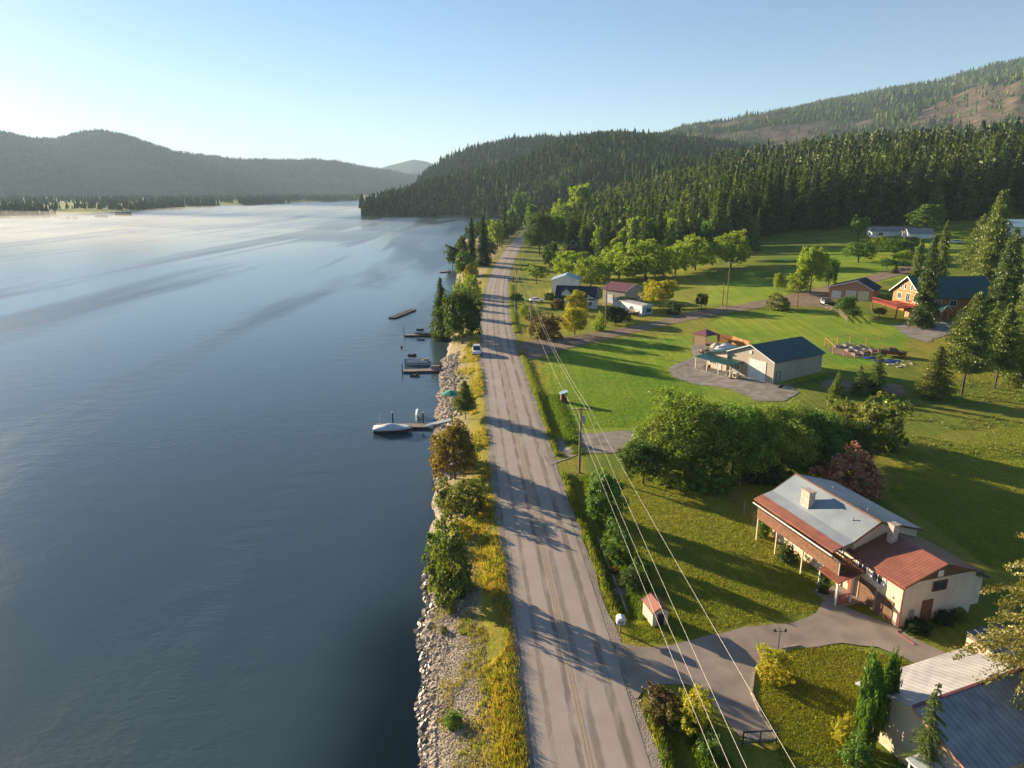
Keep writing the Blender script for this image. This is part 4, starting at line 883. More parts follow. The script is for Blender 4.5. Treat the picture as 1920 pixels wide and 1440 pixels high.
# riprap: angular stones along the water
def stones(name, X, Y, s, rng, m):
    import bmesh
    bm = bmesh.new(); bmesh.ops.create_icosphere(bm, subdivisions=1, radius=1); tv = np.array([v.co[:] for v in bm.verts]); tf = np.array([[v.index for v in f.verts] for f in bm.faces]); bm.free()
    n = len(X); V = tv[None]*(1+rng.normal(size=(n, len(tv), 1))*.2)*(s[:, None]*rng.uniform(.6, 1.2, (n, 3)))[:, None, :]
    a = rng.uniform(0, 6.28, n); c, s_ = np.cos(a)[:, None], np.sin(a)[:, None]; V = np.stack([V[..., 0]*c-V[..., 1]*s_, V[..., 0]*s_+V[..., 1]*c, V[..., 2]*.75], -1)
    V += np.stack([X, Y, Hn(X, Y)+s*.1], 1)[:, None]; Fc = (tf[None]+(np.arange(n)*len(tv))[:, None, None]).reshape(-1, 3)
    return tag(link(name, np_mesh(name, V.reshape(-1, 3), Fc, m)), kind='stuff')
n = 12500; Y = 33+r_.random(n)**1.1*30; sx_ = np.interp(Y, SHY, SHX); X = sx_-.35+np.abs(r_.normal(size=n))*1.7; ok = (X < roadx(Y)-RW-2.3) & (np.array([mnoise.noise(Vector((x*.45, y*.35, 9))) for x, y in zip(X, Y)]) > -.05-.6*(X < sx_+.9))
s = np.clip(.24-.045*(X-sx_), .05, .24)*np.clip(r_.lognormal(-.85, .5, n), .2, 2.0); M['wetrock'] = pmat('wet_rock', (.20,.17,.145), (.11,.095,.08), .9, .35, .5)
wet = ok & (X < sx_+.25); dryr = ok & ~wet; stones('riprap', X[dryr], Y[dryr], s[dryr], r_, M['rock']); stones('riprap', X[wet], Y[wet], s[wet]*1.2, r_, M['wetrock'])
n3 = 12000; Y3 = 33+r_.random(n3)**1.1*32; X3 = np.interp(Y3, SHY, SHX)+.2+r_.random(n3)*4.6; stones('pebbles', X3, Y3, r_.uniform(.03, .09, n3), r_, M['rock'])
# short weeds between the stones
n2 = 2600; Yw = 34+r_.random(n2)*30; Xw = np.interp(Yw, SHY, SHX)+1.2+r_.random(n2)*4; okw = np.array([mnoise.noise(Vector((x*.5, y*.3, 21))) > .12 for x, y in zip(Xw, Yw)]); Xw, Yw = Xw[okw], Yw[okw]
blades('bank_weeds', Xw, Yw, r_.uniform(.1, .35, len(Xw)), (.30,.25,.07), 7, .03, r_)
# short turf on the lawns nearest the road and the house
LP = [[(1110,960),(1170,890),(1340,885),(1410,990),(1540,1095),(1530,1145),(1390,1170),(1260,1203),(1180,1200),(1130,1060)], [(1432,1240),(1500,1215),(1580,1210),(1700,1240),(1610,1290),(1600,1430),(1470,1436),(1425,1330)], [(1690,860),(1920,790),(1920,1080),(1850,1060),(1740,980),(1670,930)], [(1010,690),(1090,665),(1270,640),(1260,700),(1330,735),(1200,800),(1050,805)]]
for kk_, (poly, n_, cc_) in enumerate(zip(LP, (17000, 9000, 15000, 15000), ((.27,.28,.035), (.30,.29,.04), (.26,.30,.04), (.20,.29,.03)))):
    pa = np.array(poly); qx = r_.uniform(pa[:, 0].min(), pa[:, 0].max(), n_); qy = r_.uniform(pa[:, 1].min(), pa[:, 1].max(), n_); oo = in_poly(qx, qy, poly); qx, qy = qx[oo], qy[oo]
    v_ = (qy-720)/F; dz_ = -SN-v_*CS; zg = 0.0
    for _ in range(4):
        t_ = (zg-H0)/dz_; Xl, Yl = (qx-960)/F*t_, (CS-v_*SN)*t_; zg = Hn(Xl, Yl)
    blades('lawn_turf', Xl, Yl, r_.uniform(.05, .13, len(Xl)), cc_, 6, .035, r_)
n = 4200; Y = 84+r_.random(n)*72; sx_ = np.interp(Y, SHY, SHX); X = sx_-.2+np.abs(r_.normal(size=n))*1.4; s = r_.uniform(.15, .5, n); stones('riprap', X, Y, s, r_, M['rock'])
n = 160; P = [G(x, y) for x, y in zip(r_.normal(1172, 8, n), r_.normal(1108, 5, n))]
X = np.array([p.x for p in P]); Y = np.array([p.y for p in P]); stones('stone_pile', X, Y, r_.uniform(.08, .2, n), r_, M['rock'])
# ------------------------------------------------------------ buildings
def opening(root, face, u, z, w, h, kind, X0, X1, Y0, Y1, pane, frame, name=None, bars=0, label=None, fw=.09):
    """a window or door on one face of a block: pane with a frame (and handle) as its own parts. u along the face, z the lower edge"""
    nm = name or kind; out = .03; d = .07
    def place(mb, a, b, c, e, o0, o1):
        if face == 'x0': mb.box(X0-o1, X0-o0, a, b, c, e)
        elif face == 'x1': mb.box(X1+o0, X1+o1, a, b, c, e)
        elif face == 'y0': mb.box(a, b, Y0-o1, Y0-o0, c, e)
        else: mb.box(a, b, Y1+o0, Y1+o1, c, e)
    a, b, c, e = u-w/2, u+w/2, z, z+h
    mb = MB(); place(mb, a+.01, b-.01, c+.01, e-.01, -.05, out); p = mb.build(nm, pane, root)
    if label: p['label'] = label
    mb = MB()
    place(mb, a-fw, a, c-fw, e+fw, -.03, d); place(mb, b, b+fw, c-fw, e+fw, -.03, d); place(mb, a, b, e, e+fw, -.03, d-.003)
    if kind == 'window': place(mb, a, b, c-fw, c, -.03, d+.03)
    for k in range(bars): q = a+(b-a)*(k+1)/(bars+1); place(mb, q-.03, q+.03, c, e, -.03, d-.006)
    mb.build('frame', frame, p)
    if kind == 'door':
        mb = MB(); place(mb, b-.16, b-.08, c+h*.45, c+h*.45+.12, out, out+.07); mb.build('handle', M['darkmetal'], p)
    if kind == 'garage_door':
        mb = MB()
        for k in range(1, 5): place(mb, a+.05, b-.05, c+h*k/5-.015, c+h*k/5+.015, out, out+.02)
        mb.build('panel_ribs', frame, p)
    return p
def gable(root, X0, X1, Y0, Y1, zb, zE, zR, wall, roof, over=.4, axis='y', th=.16, trim=None, xr=None, wname='wall'):
    """walls with gables and a pitched roof; ridge along the axis"""
    A, B, C, D = (X0, X1, Y0, Y1) if axis == 'y' else (Y0, Y1, X0, X1)
    c = (A+B)/2 if xr is None else xr
    ax = axis
    mb = MB().prism([(A, zb), (B, zb), (B, zE), (c, zR), (A, zE)], ax, C, D); w_ = mb.build(wname, wall, root)
    s1 = (zR-zE)/(c-A); s2 = (zR-zE)/(B-c); mb = MB()
    mb.prism([(A-over, zE-s1*over+.03), (c, zR+.03), (B+over, zE-s2*over+.03), (B+over, zE-s2*over+.03+th), (c, zR+.05+th), (A-over, zE-s1*over+.03+th)], ax, C-over, D+over)
    r = mb.build('roof', roof, root)
    if trim:
        mb = MB()
        for yy in (C-over-.04, D+over+.003):
            mb = MB(); mb.prism([(A-over, zE-s1*over), (c, zR), (c, zR+th+.08), (A-over, zE-s1*over+th+.06)], ax, yy, yy+.04)
            mb.prism([(c+.002, zR), (B+over, zE-s2*over), (B+over, zE-s2*over+th+.06), (c+.002, zR+th+.08)], ax, yy, yy+.04)
            mb.build('verge_board', trim, r)
    return w_, r
def basis(p, q):
    """frame with local +x from p to q"""
    return math.atan2(q.y-p.y, q.x-p.x)

# --- the big house in front: local x runs away to the right, local y along the road
HA = math.atan2(.29, .957); hx, hy = 31.95, 49.86
h = thing('house', 'two-storey house with blue-grey metal roof, red eaves and long brown balcony beside the driveway', 'house', (hx, hy, 0), HA)
# tall block
Y0, Y1 = 5.7, 16.4
gable(h, 0, 7.0, Y0, Y1, -.4, 5.15, 6.5, M['beige'], M['bluemetal'], .3, trim=M['brownwood'], xr=2.4, th=.14)
# roof goes on over the balcony: the red strip of eave
s = (6.35-5.0)/2.4
rf_ = [o for o in h.children if o.name.startswith('roof')][0]
MB().prism([(-1.45, 5.15-s*1.45*.72+.15), (-.302, 5.15-s*.302+.03), (-.302, 5.15-s*.302+.17), (-1.45, 5.15-s*1.45*.72+.29)], 'y', Y0-.3, Y1+.3).build('eave_extension', M['bluemetal'], rf_)
mb = MB().prism([(-2.45, 5.15-s*2.45*.72+.23), (-1.452, 5.15-s*1.45*.72+.15), (-1.452, 5.15-s*1.45*.72+.3), (-2.45, 5.15-s*2.45*.72+.37)], 'y', Y0-.3, Y1+.3)
mb.build('red_eave', M['redmetal'], rf_)
mb = MB().box(1.95, 2.85, Y0-.35, Y1+.35, 6.50, 6.53); 
mb = MB().prism([(2.25, 6.62), (2.4, 6.70), (2.55, 6.62), (2.55, 6.66), (2.4, 6.74), (2.25, 6.66)], 'y', Y0-.31, Y1+.31); mb.build('ridge_cap', M['brownwood'], rf_)
for nm, x0, x1, y0, y1, z0, z1, mt in [('chimney', -.05, .65, 11.7, 12.85, 5.2, 6.95, 'brick'), ('chimney', 2.65, 3.25, 4.25, 4.85, 5.0, 6.75, 'brick')]:
    o = MB().box(x0, x1, y0, y1, z0, z1).build(nm, M[mt], rf_)
    MB().box(x0-.08, x1+.08, y0-.08, y1+.08, z1, z1+.1).build('chimney_cap', M['brick'], h)
# balcony
b_ = MB().box(-2.1, -.003, Y0-.9, Y1-.1, 2.62, 2.8).build('balcony', M['brownwood'], h)
MB().box(-2.18, -2.1, Y0-.9, Y1-.1, 2.5, 3.62).build('cladding', M['cedar'], b_)
mb = MB().box(-2.2, -2.06, Y0-.95, Y1-.1, 3.80, 3.88)
for k in range(36): y = Y0-.9+(Y1-Y0+.8)*k/35; mb.box(-2.16, -2.12, y-.025, y+.025, 3.622, 3.8)
for k in range(9): x = -2.0+k*.25; mb.box(x-.02, x+.02, Y0-.93, Y0-.89, 2.8, 3.8); mb.box(x-.02, x+.02, Y1-.14, Y1-.1, 2.8, 3.8)
mb.box(-2.05, 0, Y0-.95, Y0-.87, 3.8, 3.88).box(-2.05, 0, Y1-.16, Y1-.08, 3.8, 3.88); mb.build('railing', M['brownwood'], b_)
for y in (Y0-.8, 9.4, 13.2, Y1-.2): MB().box(-2.1, -1.98, y-.06, y+.06, -.05, 2.6).build('post', M['beige'], b_)
for y in (7.4, 9.1, 10.6, 14.4, 15.6): opening(h, 'x0', y, 3.3, 1.2, 1.1, 'window', 0, 7, Y0, Y1, M['glass'], M['white'], bars=1)
opening(h, 'x0', 12.6, 2.85, 1.8, 1.9, 'door', 0, 7, Y0, Y1, M['glass'], M['white'], 'patio_door', bars=1)
for y in (6.8, 9.0, 12.2): opening(h, 'x0', y, .9, 1.9, 1.1, 'window', 0, 7, Y0, Y1, M['glass'], M['white'], bars=2)
opening(h, 'y0', .9, 3.2, .9, 1.1, 'window', 0, 7, Y0, Y1, M['glass'], M['redpaint'])
# low wing
gable(h, 0, 7.6, 0, Y0-.02, -.4, 4.0, 5.3, M['blockwall'], M['redmetal'], .35, trim=M['brownwood'], th=.12, wname='wing_wall')
MB().prism([(.3, 4.08), (7.3, 4.08), (3.8, 5.25)], 'y', -.05, -.004).build('gable_boards', M['brownwood'], h)
MB().box(3.3, 3.85, -.09, -.052, 4.2, 4.75).build('gable_vent', M['white'], h)
MB().box(-.045, -.003, .02, Y0-.1, -.05, 3.95).build('stucco_front', M['beige'], h)
opening(h, 'y0', 3.75, 2.95, 1.35, .75, 'window', 0, 7.6, 0, 6, M['glass'], M['brownwood'])
opening(h, 'y0', 2.75, 0, .95, 2.05, 'door', 0, 7.6, 0, 6, M['brownwood'], M['brownwood'], label='plain brown door in the painted block wall')
opening(h, 'x0', 1.55, 0, 1.6, 1.9, 'garage_door', -.045, 7.6, 0, 6, M['brownwood'], M['pole'])
opening(h, 'x0', 3.5, 0, 1.7, 2.1, 'garage_door', -.045, 7.6, 0, 6, M['brownwood'], M['pole'])
opening(h, 'x0', 2.6, 2.75, 1.0, .9, 'window', -.045, 7.6, 0, 6, M['glass'], M['white'], bars=1)
opening(h, 'x0', 4.3, 2.75, .9, .9, 'window', -.045, 7.6, 0, 6, M['glass'], M['white'], bars=1)
for y in (1.85, 3.35, 5.0): MB().box(-.10, -.048, y-.12, y+.12, 2.7, 3.7).build('shutter', M['white'], h)
MB().tube([(-.42, -.42, 3.85), (-.1, -.12, 3.55), (-.1, -.12, .15), (-.6, -.6, .05), (-.5, -2.2, .06)], .055, 6).build('downpipe', M['redpaint'], h)
MB().box(-.46, -.36, -.4, Y0-.1, 3.77, 3.87).build('gutter', M['redpaint'], h)
# lean-to at the far right of the wing
MB().prism([(7.602, -.3), (9.6, -.3), (9.6, 2.5), (7.602, 3.3)], 'y', .8, 5.2).build('lean_to_wall', M['blockwall'], h)
MB().prism([(8.05, 3.42), (10.0, 2.55), (10.0, 2.68), (8.05, 3.55)], 'y', .5, 5.5).build('lean_to_roof', M['darkroof'], h)
for x, y, z in [(3.6, 8.2, 6.0), (4.4, 13.6, 5.8), (1.2, 7.4, 5.8)]: MB().tube([(x, y, z-.3), (x, y, z+.55)], .06, 8).build('vent_pipe', M['steel'], rf_)
MB().box(-2.56, -2.455, Y0-.3, Y1+.3, 4.05, 4.16).build('gutter', M['white'], rf_)
MB().tube([(-2.5, Y0-.25, 4.1), (-2.15, Y0-.95, 3.7), (-2.15, Y0-.97, .1)], .045, 6).build('downpipe', M['white'], h)
for y in (.9, 2.7): MB().box(-.14, -.05, y-.06, y+.06, 2.25, 2.45).build('wall_lamp', M['white'], h)
MB().box(.95, 1.35, -.16, -.003, .9, 1.5).build('meter_box', M['steel'], h)
# porch
pr = MB().prism([(-2.9, 2.25), (-.05, 2.95), (-.05, 3.05), (-2.9, 2.35)], 'y', 3.9, 6.4).build('porch_roof', M['redmetaly'], h)
for x, y in [(-2.75, 4.05), (-2.75, 6.25), (-1.2, 4.05)]: MB().box(x-.06, x+.06, y-.06, y+.06, 0, 2.24 if x < -2 else 2.6).build('post', M['white'], h)
MB().box(-2.95, -.06, 3.8, 6.5, -.05, .14).build('porch_floor', M['asphalt'], h)
mb = MB().box(-2.7, -1.3, 4.02, 4.08, .95, 1.02)
for k in range(8): mb.box(-2.6+k*.17, -2.56+k*.17, 4.03, 4.07, .14, .95)
mb.build('porch_railing', M['redpaint'], h)
MB().box(-.35, -.06, 5.0, 5.35, 0, 2.6).build('pillar', M['redpaint'], h)

# --- garage with the pale metal roof at the bottom right
g = thing('garage', 'garage with pale ribbed metal roof facing the sun and dark shingles behind, bottom right corner', 'garage', (0, 0, 0), math.atan2(.36, .933))
uz = lambda x: Hs(x*.933, 40)
X0, X1, Yn, Yf, Yr = 35.6, 45.6, 19.9, 28.4, 24.2
MB().prism([(Yn+.4, -.4), (Yf-.4, -.4), (Yf-.4, 3.02), (Yr, 4.35), (Yn+.4, 3.0)], 'x', X0+.4, X1-.4).build('wall', M['beige'], g)
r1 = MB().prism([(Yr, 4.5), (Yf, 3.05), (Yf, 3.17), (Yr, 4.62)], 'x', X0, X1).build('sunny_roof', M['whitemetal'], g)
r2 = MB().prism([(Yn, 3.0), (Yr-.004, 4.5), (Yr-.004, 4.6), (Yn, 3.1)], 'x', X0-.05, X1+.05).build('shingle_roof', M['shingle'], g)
MB().box(X0-.06, X1+.06, Yr-.1, Yr+.1, 4.60, 4.66).build('ridge_cap', M['maroonroof'], r1)
MB().prism([(Yn-.05, 2.9), (Yr, 4.42), (Yr, 4.6), (Yn-.05, 3.1)], 'x', X0-.12, X0-.055).build('verge_board', M['salmon'], g)
opening(g, 'x0', 22.5, .9, 1.2, 1.0, 'window', X0+.4, X1, 0, 1, M['glass'], M['white'], bars=1)
MB().prism([(20.6, 2.15), (23.0, 2.3), (23.0, 2.4), (20.6, 2.25)], 'x', X0-1.6, X0+.39).build('side_awning', M['white'], g)
for k in (20.8, 22.8): MB().box(X0-1.5, X0-1.4, k-.05, k+.05, 0, 2.2).build('post', M['white'], g)
sp_ = thing('solar_frame', 'dark glazed cold frame standing behind the pale metal roof', 'cold frame', (35.6, 43.9, 1.2), math.atan2(.36, .933))
MB().prism([(0, .75), (2.2, 1.1), (2.2, 1.18), (0, .83)], 'x', 0, 3.2).build('glazing', M['glass'], sp_)
mb = MB()
for k in range(5): mb.prism([(0, .835), (2.2, 1.185), (2.2, 1.22), (0, .87)], 'x', k*.79, k*.79+.05)
mb.build('glazing_bars', M['steel'], sp_); MB().box(.05, 3.15, .05, 2.15, -1.5, .74).build('wall', M['beige'], sp_)

# --- little shed with red roof by the road
p = G(1232,1174); s_ = thing('garden_shed', 'tiny cream shed with red metal roof and dark doorway on the lawn near the road', 'shed', (p.x, p.y, 0), R(14))
w_, r_2 = gable(s_, -.45, .95, 0, 1.9, 0, 1.35, 1.75, M['beige'], M['redmetal'], .12, th=.06, trim=M['brownwood'])
opening(s_, 'y0', .28, .02, .5, 1.1, 'door', -.45, .95, 0, 1.9, M['black'], M['redpaint'], fw=.06)
# --- pump house on the lawn
p = G(1056,753); s_ = thing('pump_house', 'small brown wooden pump house with slanted bluish roof alone on the sprinkled lawn', 'pump house', (p.x, p.y, p.z), R(8))
MB().prism([(-.45, 0), (.5, 0), (.5, 1.75), (-.45, 1.45)], 'y', -.5, .5).build('body', M['brownwood'], s_)
MB().prism([(-.65, 1.44), (.7, 1.84), (.7, 1.92), (-.65, 1.52)], 'y', -.7, .7).build('roof', M['blueroof'], s_)
opening(s_, 'y0', .05, .05, .55, 1.25, 'door', -.45, .5, -.5, .5, M['brownwood'], M['brownwood'], fw=.05)

# --- the workshop
c = G(1448,720); d_ = Vector((.848,.53)); SA = math.atan2(.53, .848)     # local x along the long wall, local y across the gable front
sh = thing('workshop', 'tan metal workshop with dark teal roof and big white door on the gravel yard', 'workshop', (c.x, c.y, c.z), SA)
gable(sh, 0, 14.2, 0, 10.6, -.6, 4.15, 6.3, M['tanmetal'], M['darkgreenroof'], .45, axis='x', trim=M['white'], th=.12)
MB().box(-.035, -.003, .02, 10.58, -.3, 4.1).build('front_siding', M['tanmetaly'], sh)
MB().prism([(.1, 4.1), (10.5, 4.1), (5.3, 6.2)], 'x', -.035, -.003).build('front_gable_siding', M['tanmetaly'], sh)
opening(sh, 'x0', 3.7, 0, 3.9, 3.7, 'garage_door', -.035, 14.2, 0, 10.6, M['white'], M['white'])
MB().box(-.14, -.037, 5.1, 5.6, 4.7, 5.3).build('sign_panel', M['white'], sh)
opening(sh, 'y0', 1.4, 0, 1.0, 2.1, 'door', 0, 14.2, 0, 10.6, M['tanmetaly'], M['darkmetal'])
for xx in (0, 14.2): MB().box(xx-.07, xx+.07, -.06, .0, -.3, 4.1).build('corner_trim', M['white'], sh)
# side wing and lean-to roof
MB().prism([(10.602, -.4), (15.6, -.4), (15.6, 2.9), (10.602, 4.05)], 'x', -.4, 9).build('wing_wall', M['beige'], sh)
MB().prism([(11.06, 4.05), (16.0, 2.95), (16.0, 3.07), (11.06, 4.17)], 'x', -.9, 9.4).build('wing_roof', M['darkgreenroof'], sh)
lr = MB().prism([(-3.6, 2.35), (-.04, 2.75), (-.04, 2.87), (-3.6, 2.47)], 'y', 6.9, 16.0).build('canopy', M['darkgreenroof'], sh)
for k, yy in enumerate((7.1, 9.9, 12.8, 15.8)): MB().box(-3.5, -3.38, yy-.06, yy+.06, -.1, 2.36).build('post', M['white'], sh)
MB().box(-3.7, -.05, 7.0, 16.0, -.2, .1).build('slab', M['gravel'], sh)
for yy, kd in [(12.4, 'door'), (14.2, 'window'), (9.6, 'window'), (8.4, 'window')]:
    opening(sh, 'x0', yy, .1 if kd == 'door' else 1.1, 1.0 if kd == 'door' else 1.3, 2.05 if kd == 'door' else .9, kd, -.4 if yy > 10.6 else -.035, 14, 0, 16, M['white'] if kd == 'door' else M['glass'], M['white'], bars=0 if kd == 'door' else 1)
def local_pt(root, x, y, z=0):
    a = root.rotation_euler.z; return (root.location.x+x*math.cos(a)-y*math.sin(a), root.location.y+x*math.sin(a)+y*math.cos(a), root.location.z+z)
for k, (yy, lb) in enumerate([(6.5, 'cream enamel cabinet nearest the big white door'), (7.9, 'cream enamel cabinet under the canopy edge, second from the big door')]):
    q = thing('cabinet', lb, 'cabinet', local_pt(sh, -2.4, yy, .1), SA, 'cabinets by the workshop'); MB().box(-.4, .4, -.45, .45, 0, 1.0).build('body', M['cream'], q, bevel=.03)
    mb = MB(); mb.box(-.43, -.402, -.3, .3, .2, .8); mb.build('grille', M['darkmetal'], q); MB().box(-.44, .44, -.49, .49, 1.0, 1.05).build('lid', M['white'], q)
def chair(loc, rz, label, mt):
    t = thing('patio_chair', label, 'chair', loc, rz, 'chairs under the workshop canopy')
    MB().box(-.25, .25, -.25, .25, .38, .44).build('seat', mt, t); MB().prism([(.22, .44), (.28, .44), (.4, 1.0), (.34, 1.0)], 'y', -.25, .25).build('backrest', mt, t)
    for x in (-.22, .22):
        for y in (-.22, .22): MB().box(x-.02, x+.02, y-.02, y+.02, 0, .38).build('leg', mt, t)
chair(local_pt(sh, -2.2, 14.6, .1), SA, 'dark patio chair at the far end under the workshop canopy', M['darkmetal'])
chair(local_pt(sh, -2.4, 13.2, .1), SA+.6, 'reddish patio chair under the workshop canopy, nearer the white door', M['redpaint'])
# --- gazebo and board fence
p = G(1322,643); gz = thing('gazebo', 'small open gazebo with maroon hipped roof at the end of the board fence', 'gazebo', p, SA)
a = 1.9
MB().add([(-a-.3,-a-.3,2.2),(a+.3,-a-.3,2.2),(a+.3,a+.3,2.2),(-a-.3,a+.3,2.2),(0,0,3.3),(-a-.3,-a-.3,2.12),(a+.3,-a-.3,2.12),(a+.3,a+.3,2.12),(-a-.3,a+.3,2.12)],
         [(0,1,4),(1,2,4),(2,3,4),(3,0,4),(8,7,6,5),(0,5,6,1),(1,6,7,2),(2,7,8,3),(3,8,5,0)]).build('roof', M['maroonroof'], gz)
for x in (-a, a):
    for y in (-a, a): MB().box(x-.08, x+.08, y-.08, y+.08, 0, 2.13).build('post', M['redpaint'], gz)
MB().box(-a-.03, -a+.03, -a+.1, a-.1, .1, 2.1).build('screen', M['pole'], gz); MB().box(-a-.2, a+.2, -a-.2, a+.2, 0, .1).build('floor', M['weathered'], gz)
def board_fence(name, pts, hgt, mt, label, cat='fence', rails=True, solid=True, post=2.4, pm=None, group=None):
    P = [G(*q) for q in pts]; t = thing(name, label, cat, P[0], 0, group); o = P[0]; pm = pm or mt
    for a, b in zip(P[:-1], P[1:]):
        a, b = a-o, b-o; n = max(1, round((b-a).length/post))
        if solid:
            mb = MB(); m_ = max(2, int((b-a).length/.16))
            for k in range(m_): q = a.lerp(b, (k+.04)/m_); q2 = a.lerp(b, (k+.96)/m_); mb.bar(q+Vector((0, 0, hgt/2)), q2+Vector((0, 0, hgt/2)), .03, hgt-.06)
            mb.build('panel', mt, t)
        else:
            mb = MB()
            for z in rails: mb.bar(a+Vector((0, 0, hgt*z)), b+Vector((0, 0, hgt*z)), .05, .11)
            mb.build('rail', mt, t)
        for k in range(n+1):
            if k == n and b is not (P[-1]-o) and (b-(P[-1]-o)).length > .01: continue
            q = a.lerp(b, k/n); MB().box(q.x-.06, q.x+.06, q.y-.06, q.y+.06, q.z-.1, q.z+hgt+.04).build('post', pm, t)
    return t
board_fence('board_fence', [(1346,640),(1372,644),(1404,655)], 1.8, M['fencewood'], 'orange board fence running from the gazebo behind the workshop', pm=M['fencewood'])
board_fence('rail_fence', [(1104,581),(1140,571)], 1.1, M['white'], 'short white two-rail fence between the dark-roofed house and the pole', solid=False, rails=(.45, .95), pm=M['white'])
board_fence('rail_fence', [(963,556),(966,590)], .9, M['white'], 'low white rail along the roadside by the white parked car', solid=False, rails=(.9,), pm=M['white'])
board_fence('wire_fence', [(1547,579),(1572,588),(1588,604)], 1.3, M['weathered'], 'grey post and wire fence on the grass below the salmon garage', solid=False, rails=(.3, .6, .95), pm=M['weathered'])
board_fence('rail_fence', [(1700,604),(1760,607),(1800,600)], .9, M['brownwood'], 'low brown rail fence in front of the log house spruce', solid=False, rails=(.5, .95), pm=M['brownwood'])
def mesh_fence(pts, hgt, label):
    P = [G(*q) for q in pts]; o = P[0]; t = thing('wire_mesh_fence', label, 'fence', o); mb = MB()
    for a, b in zip(P[:-1], P[1:]):
        a, b = a-o, b-o; n = int((b-a).length/.3)
        for k in range(n): q = a.lerp(b, (k+.5)/n); mb.tube([q, q+Vector((0, 0, hgt))], .008, 3)
        for k in range(6): z = Vector((0, 0, hgt*(k+1)/6)); mb.tube([a+z, b+z], .012, 3)
        m_ = max(1, round((b-a).length/2.5))
        for k in range(m_+1): q = a.lerp(b, k/m_); MB().tube([q, q+Vector((0, 0, hgt+.1))], .035, 6).build('post', M['steel'], t)
    mb.build('mesh', M['darkmetal'], t)
mesh_fence([(1350,920),(1378,945),(1412,985)], 1.5, 'wire mesh fence running down the lawn to the corner of the blue-roofed house')
mesh_fence([(1352,918),(1420,908),(1490,898)], 1.3, 'wire mesh fence between the hedge trees and the back of the blue-roofed house')
# --- decorated gate at the driveway loop
a, b = G(1392,1398), G(1455,1394); t = thing('yard_gate', 'low dark gate with scrollwork across the driveway loop at the bottom', 'gate', a); q = b-a
mb = MB().bar((0,0,1.05), (q.x,q.y,1.05), .08, .08).bar((0,0,.2), (q.x,q.y,.2), .06, .06)
for k in range(3): x = q*(k/2); mb.bar((x.x,x.y,0), (x.x,x.y+.001,1.1), .08, .08)
mb.build('frame', M['darkmetal'], t); mb = MB()
for k in range(9):
    for z in (.45, .8):
        c0 = q*((k+.5)/9); u_ = q.normalized(); mb.tube([c0+u_*.13*math.cos(i*.9)+Vector((0,0,z+.13*math.sin(i*.9))) for i in range(8)], .015, 4)
mb.build('scrollwork', M['steel'], t); MB().bar((q.x*.02,q.y*.02,.32), (q.x*.98,q.y*.98,.32), .02, .2).build('kick_board', M['pole'], t)

# --- garden enclosure with raised beds
FP = [G(*q) for q in [(1546,650),(1593,645),(1655,654),(1650,662),(1602,672),(1561,664)]]; o = FP[0]
t = thing('garden_enclosure', 'orange post and rail enclosure around rows of white raised beds', 'enclosure', o)
for i, a in enumerate(FP):
    b = FP[(i+1) % len(FP)]; a0, b0 = a-o, b-o; n = max(1, round((b0-a0).length/3)); hg = 2.0 if i in (0, 1, 5) else 1.0
    MB().bar(a0+Vector((0,0,hg)), b0+Vector((0,0,hg)), .07, .1).build('rail', M['fencewood'], t)
    for k in range(n): q = a0.lerp(b0, k/n); MB().box(q.x-.06,q.x+.06,q.y-.06,q.y+.06,q.z-.1,q.z+hg+.05).build('post', M['fencewood'], t)
sheet('garden_bed_ground', [(1547,655),(1593,646),(1652,655),(1648,662),(1602,671),(1561,663)], M['dirt'], .06, 3, .1)
beds = [(1572,651),(1588,648.5),(1600,653),(1613,651),(1592,658),(1609,659),(1623,656),(1636,658),(1604,665),(1620,662)]
pos = ['behind the left gate post','in the far left corner','in the far middle','beside the tall corner post','left in the middle row','second of the middle row','third of the middle row','at the right end near the red truck','at the near corner','in the near row']
for (x, y), ps in zip(beds, pos):
    p = G(x, y); q = thing('raised_bed', 'white raised planting bed '+ps, 'planter', p, SA, 'white raised beds in the garden enclosure')
    MB().box(-1.0,1.0,-.4,-.34,0,.5).box(-1.0,1.0,.34,.4,0,.5).box(-1.0,-.94,-.34,.34,0,.5).box(.94,1.0,-.34,.34,0,.5).build('sides', M['oldwhite'], q); MB().box(-.94,.94,-.34,.34,0,.38).build('soil', M['dirt'], q)

# --- log house, deck and shed
LZ = 3.9; lx, ly = 103.6, 174.0
lg = thing('log_house', 'large orange log house with dark green metal roof and wooden deck behind the spruces', 'house', (lx, ly, Hs(lx, ly)-.1), R(2))
gable(lg, 0, 19, 0, 13.2, -1.5, 5.3, 9.4, M['log'], M['greenroof'], .8, axis='x', trim=M['white'], th=.2)
opening(lg, 'x0', 6.4, 3.0, 1.6, 2.2, 'door', 0, 19, 0, 13.2, M['glass'], M['white'], 'french_door', bars=1)
for yy, z, w0, h0, br in [(2.6, 3.4, 2.4, 1.5, 2), (10.2, 3.4, 1.8, 1.5, 2), (8.0, 6.2, .8, 1.3, 0), (5.2, 6.2, .8, 1.3, 0), (9.9, 6.2, .7, .7, 0), (3.3, 6.2, .7, .7, 0), (2.6, .6, 2.0, 1.2, 1)]:
    opening(lg, 'x0', yy, z, w0, h0, 'window', 0, 19, 0, 13.2, M['glass'], M['white'], bars=br, fw=.14)
for xx in (4, 8, 13, 16): opening(lg, 'y0', xx, 2.9, 1.5, 1.4, 'window', 0, 19, 0, 13.2, M['glass'], M['white'], bars=1, fw=.12)
MB().tube([(4.5, 3.8, 7), (4.5, 3.8, 10.3)], .25, 10).build('flue', M['steel'], lg)
dk = MB().box(-7, -.01, -1.0, 10.5, 2.5, 2.7).build('deck', M['redtrim'], lg); mb = MB()
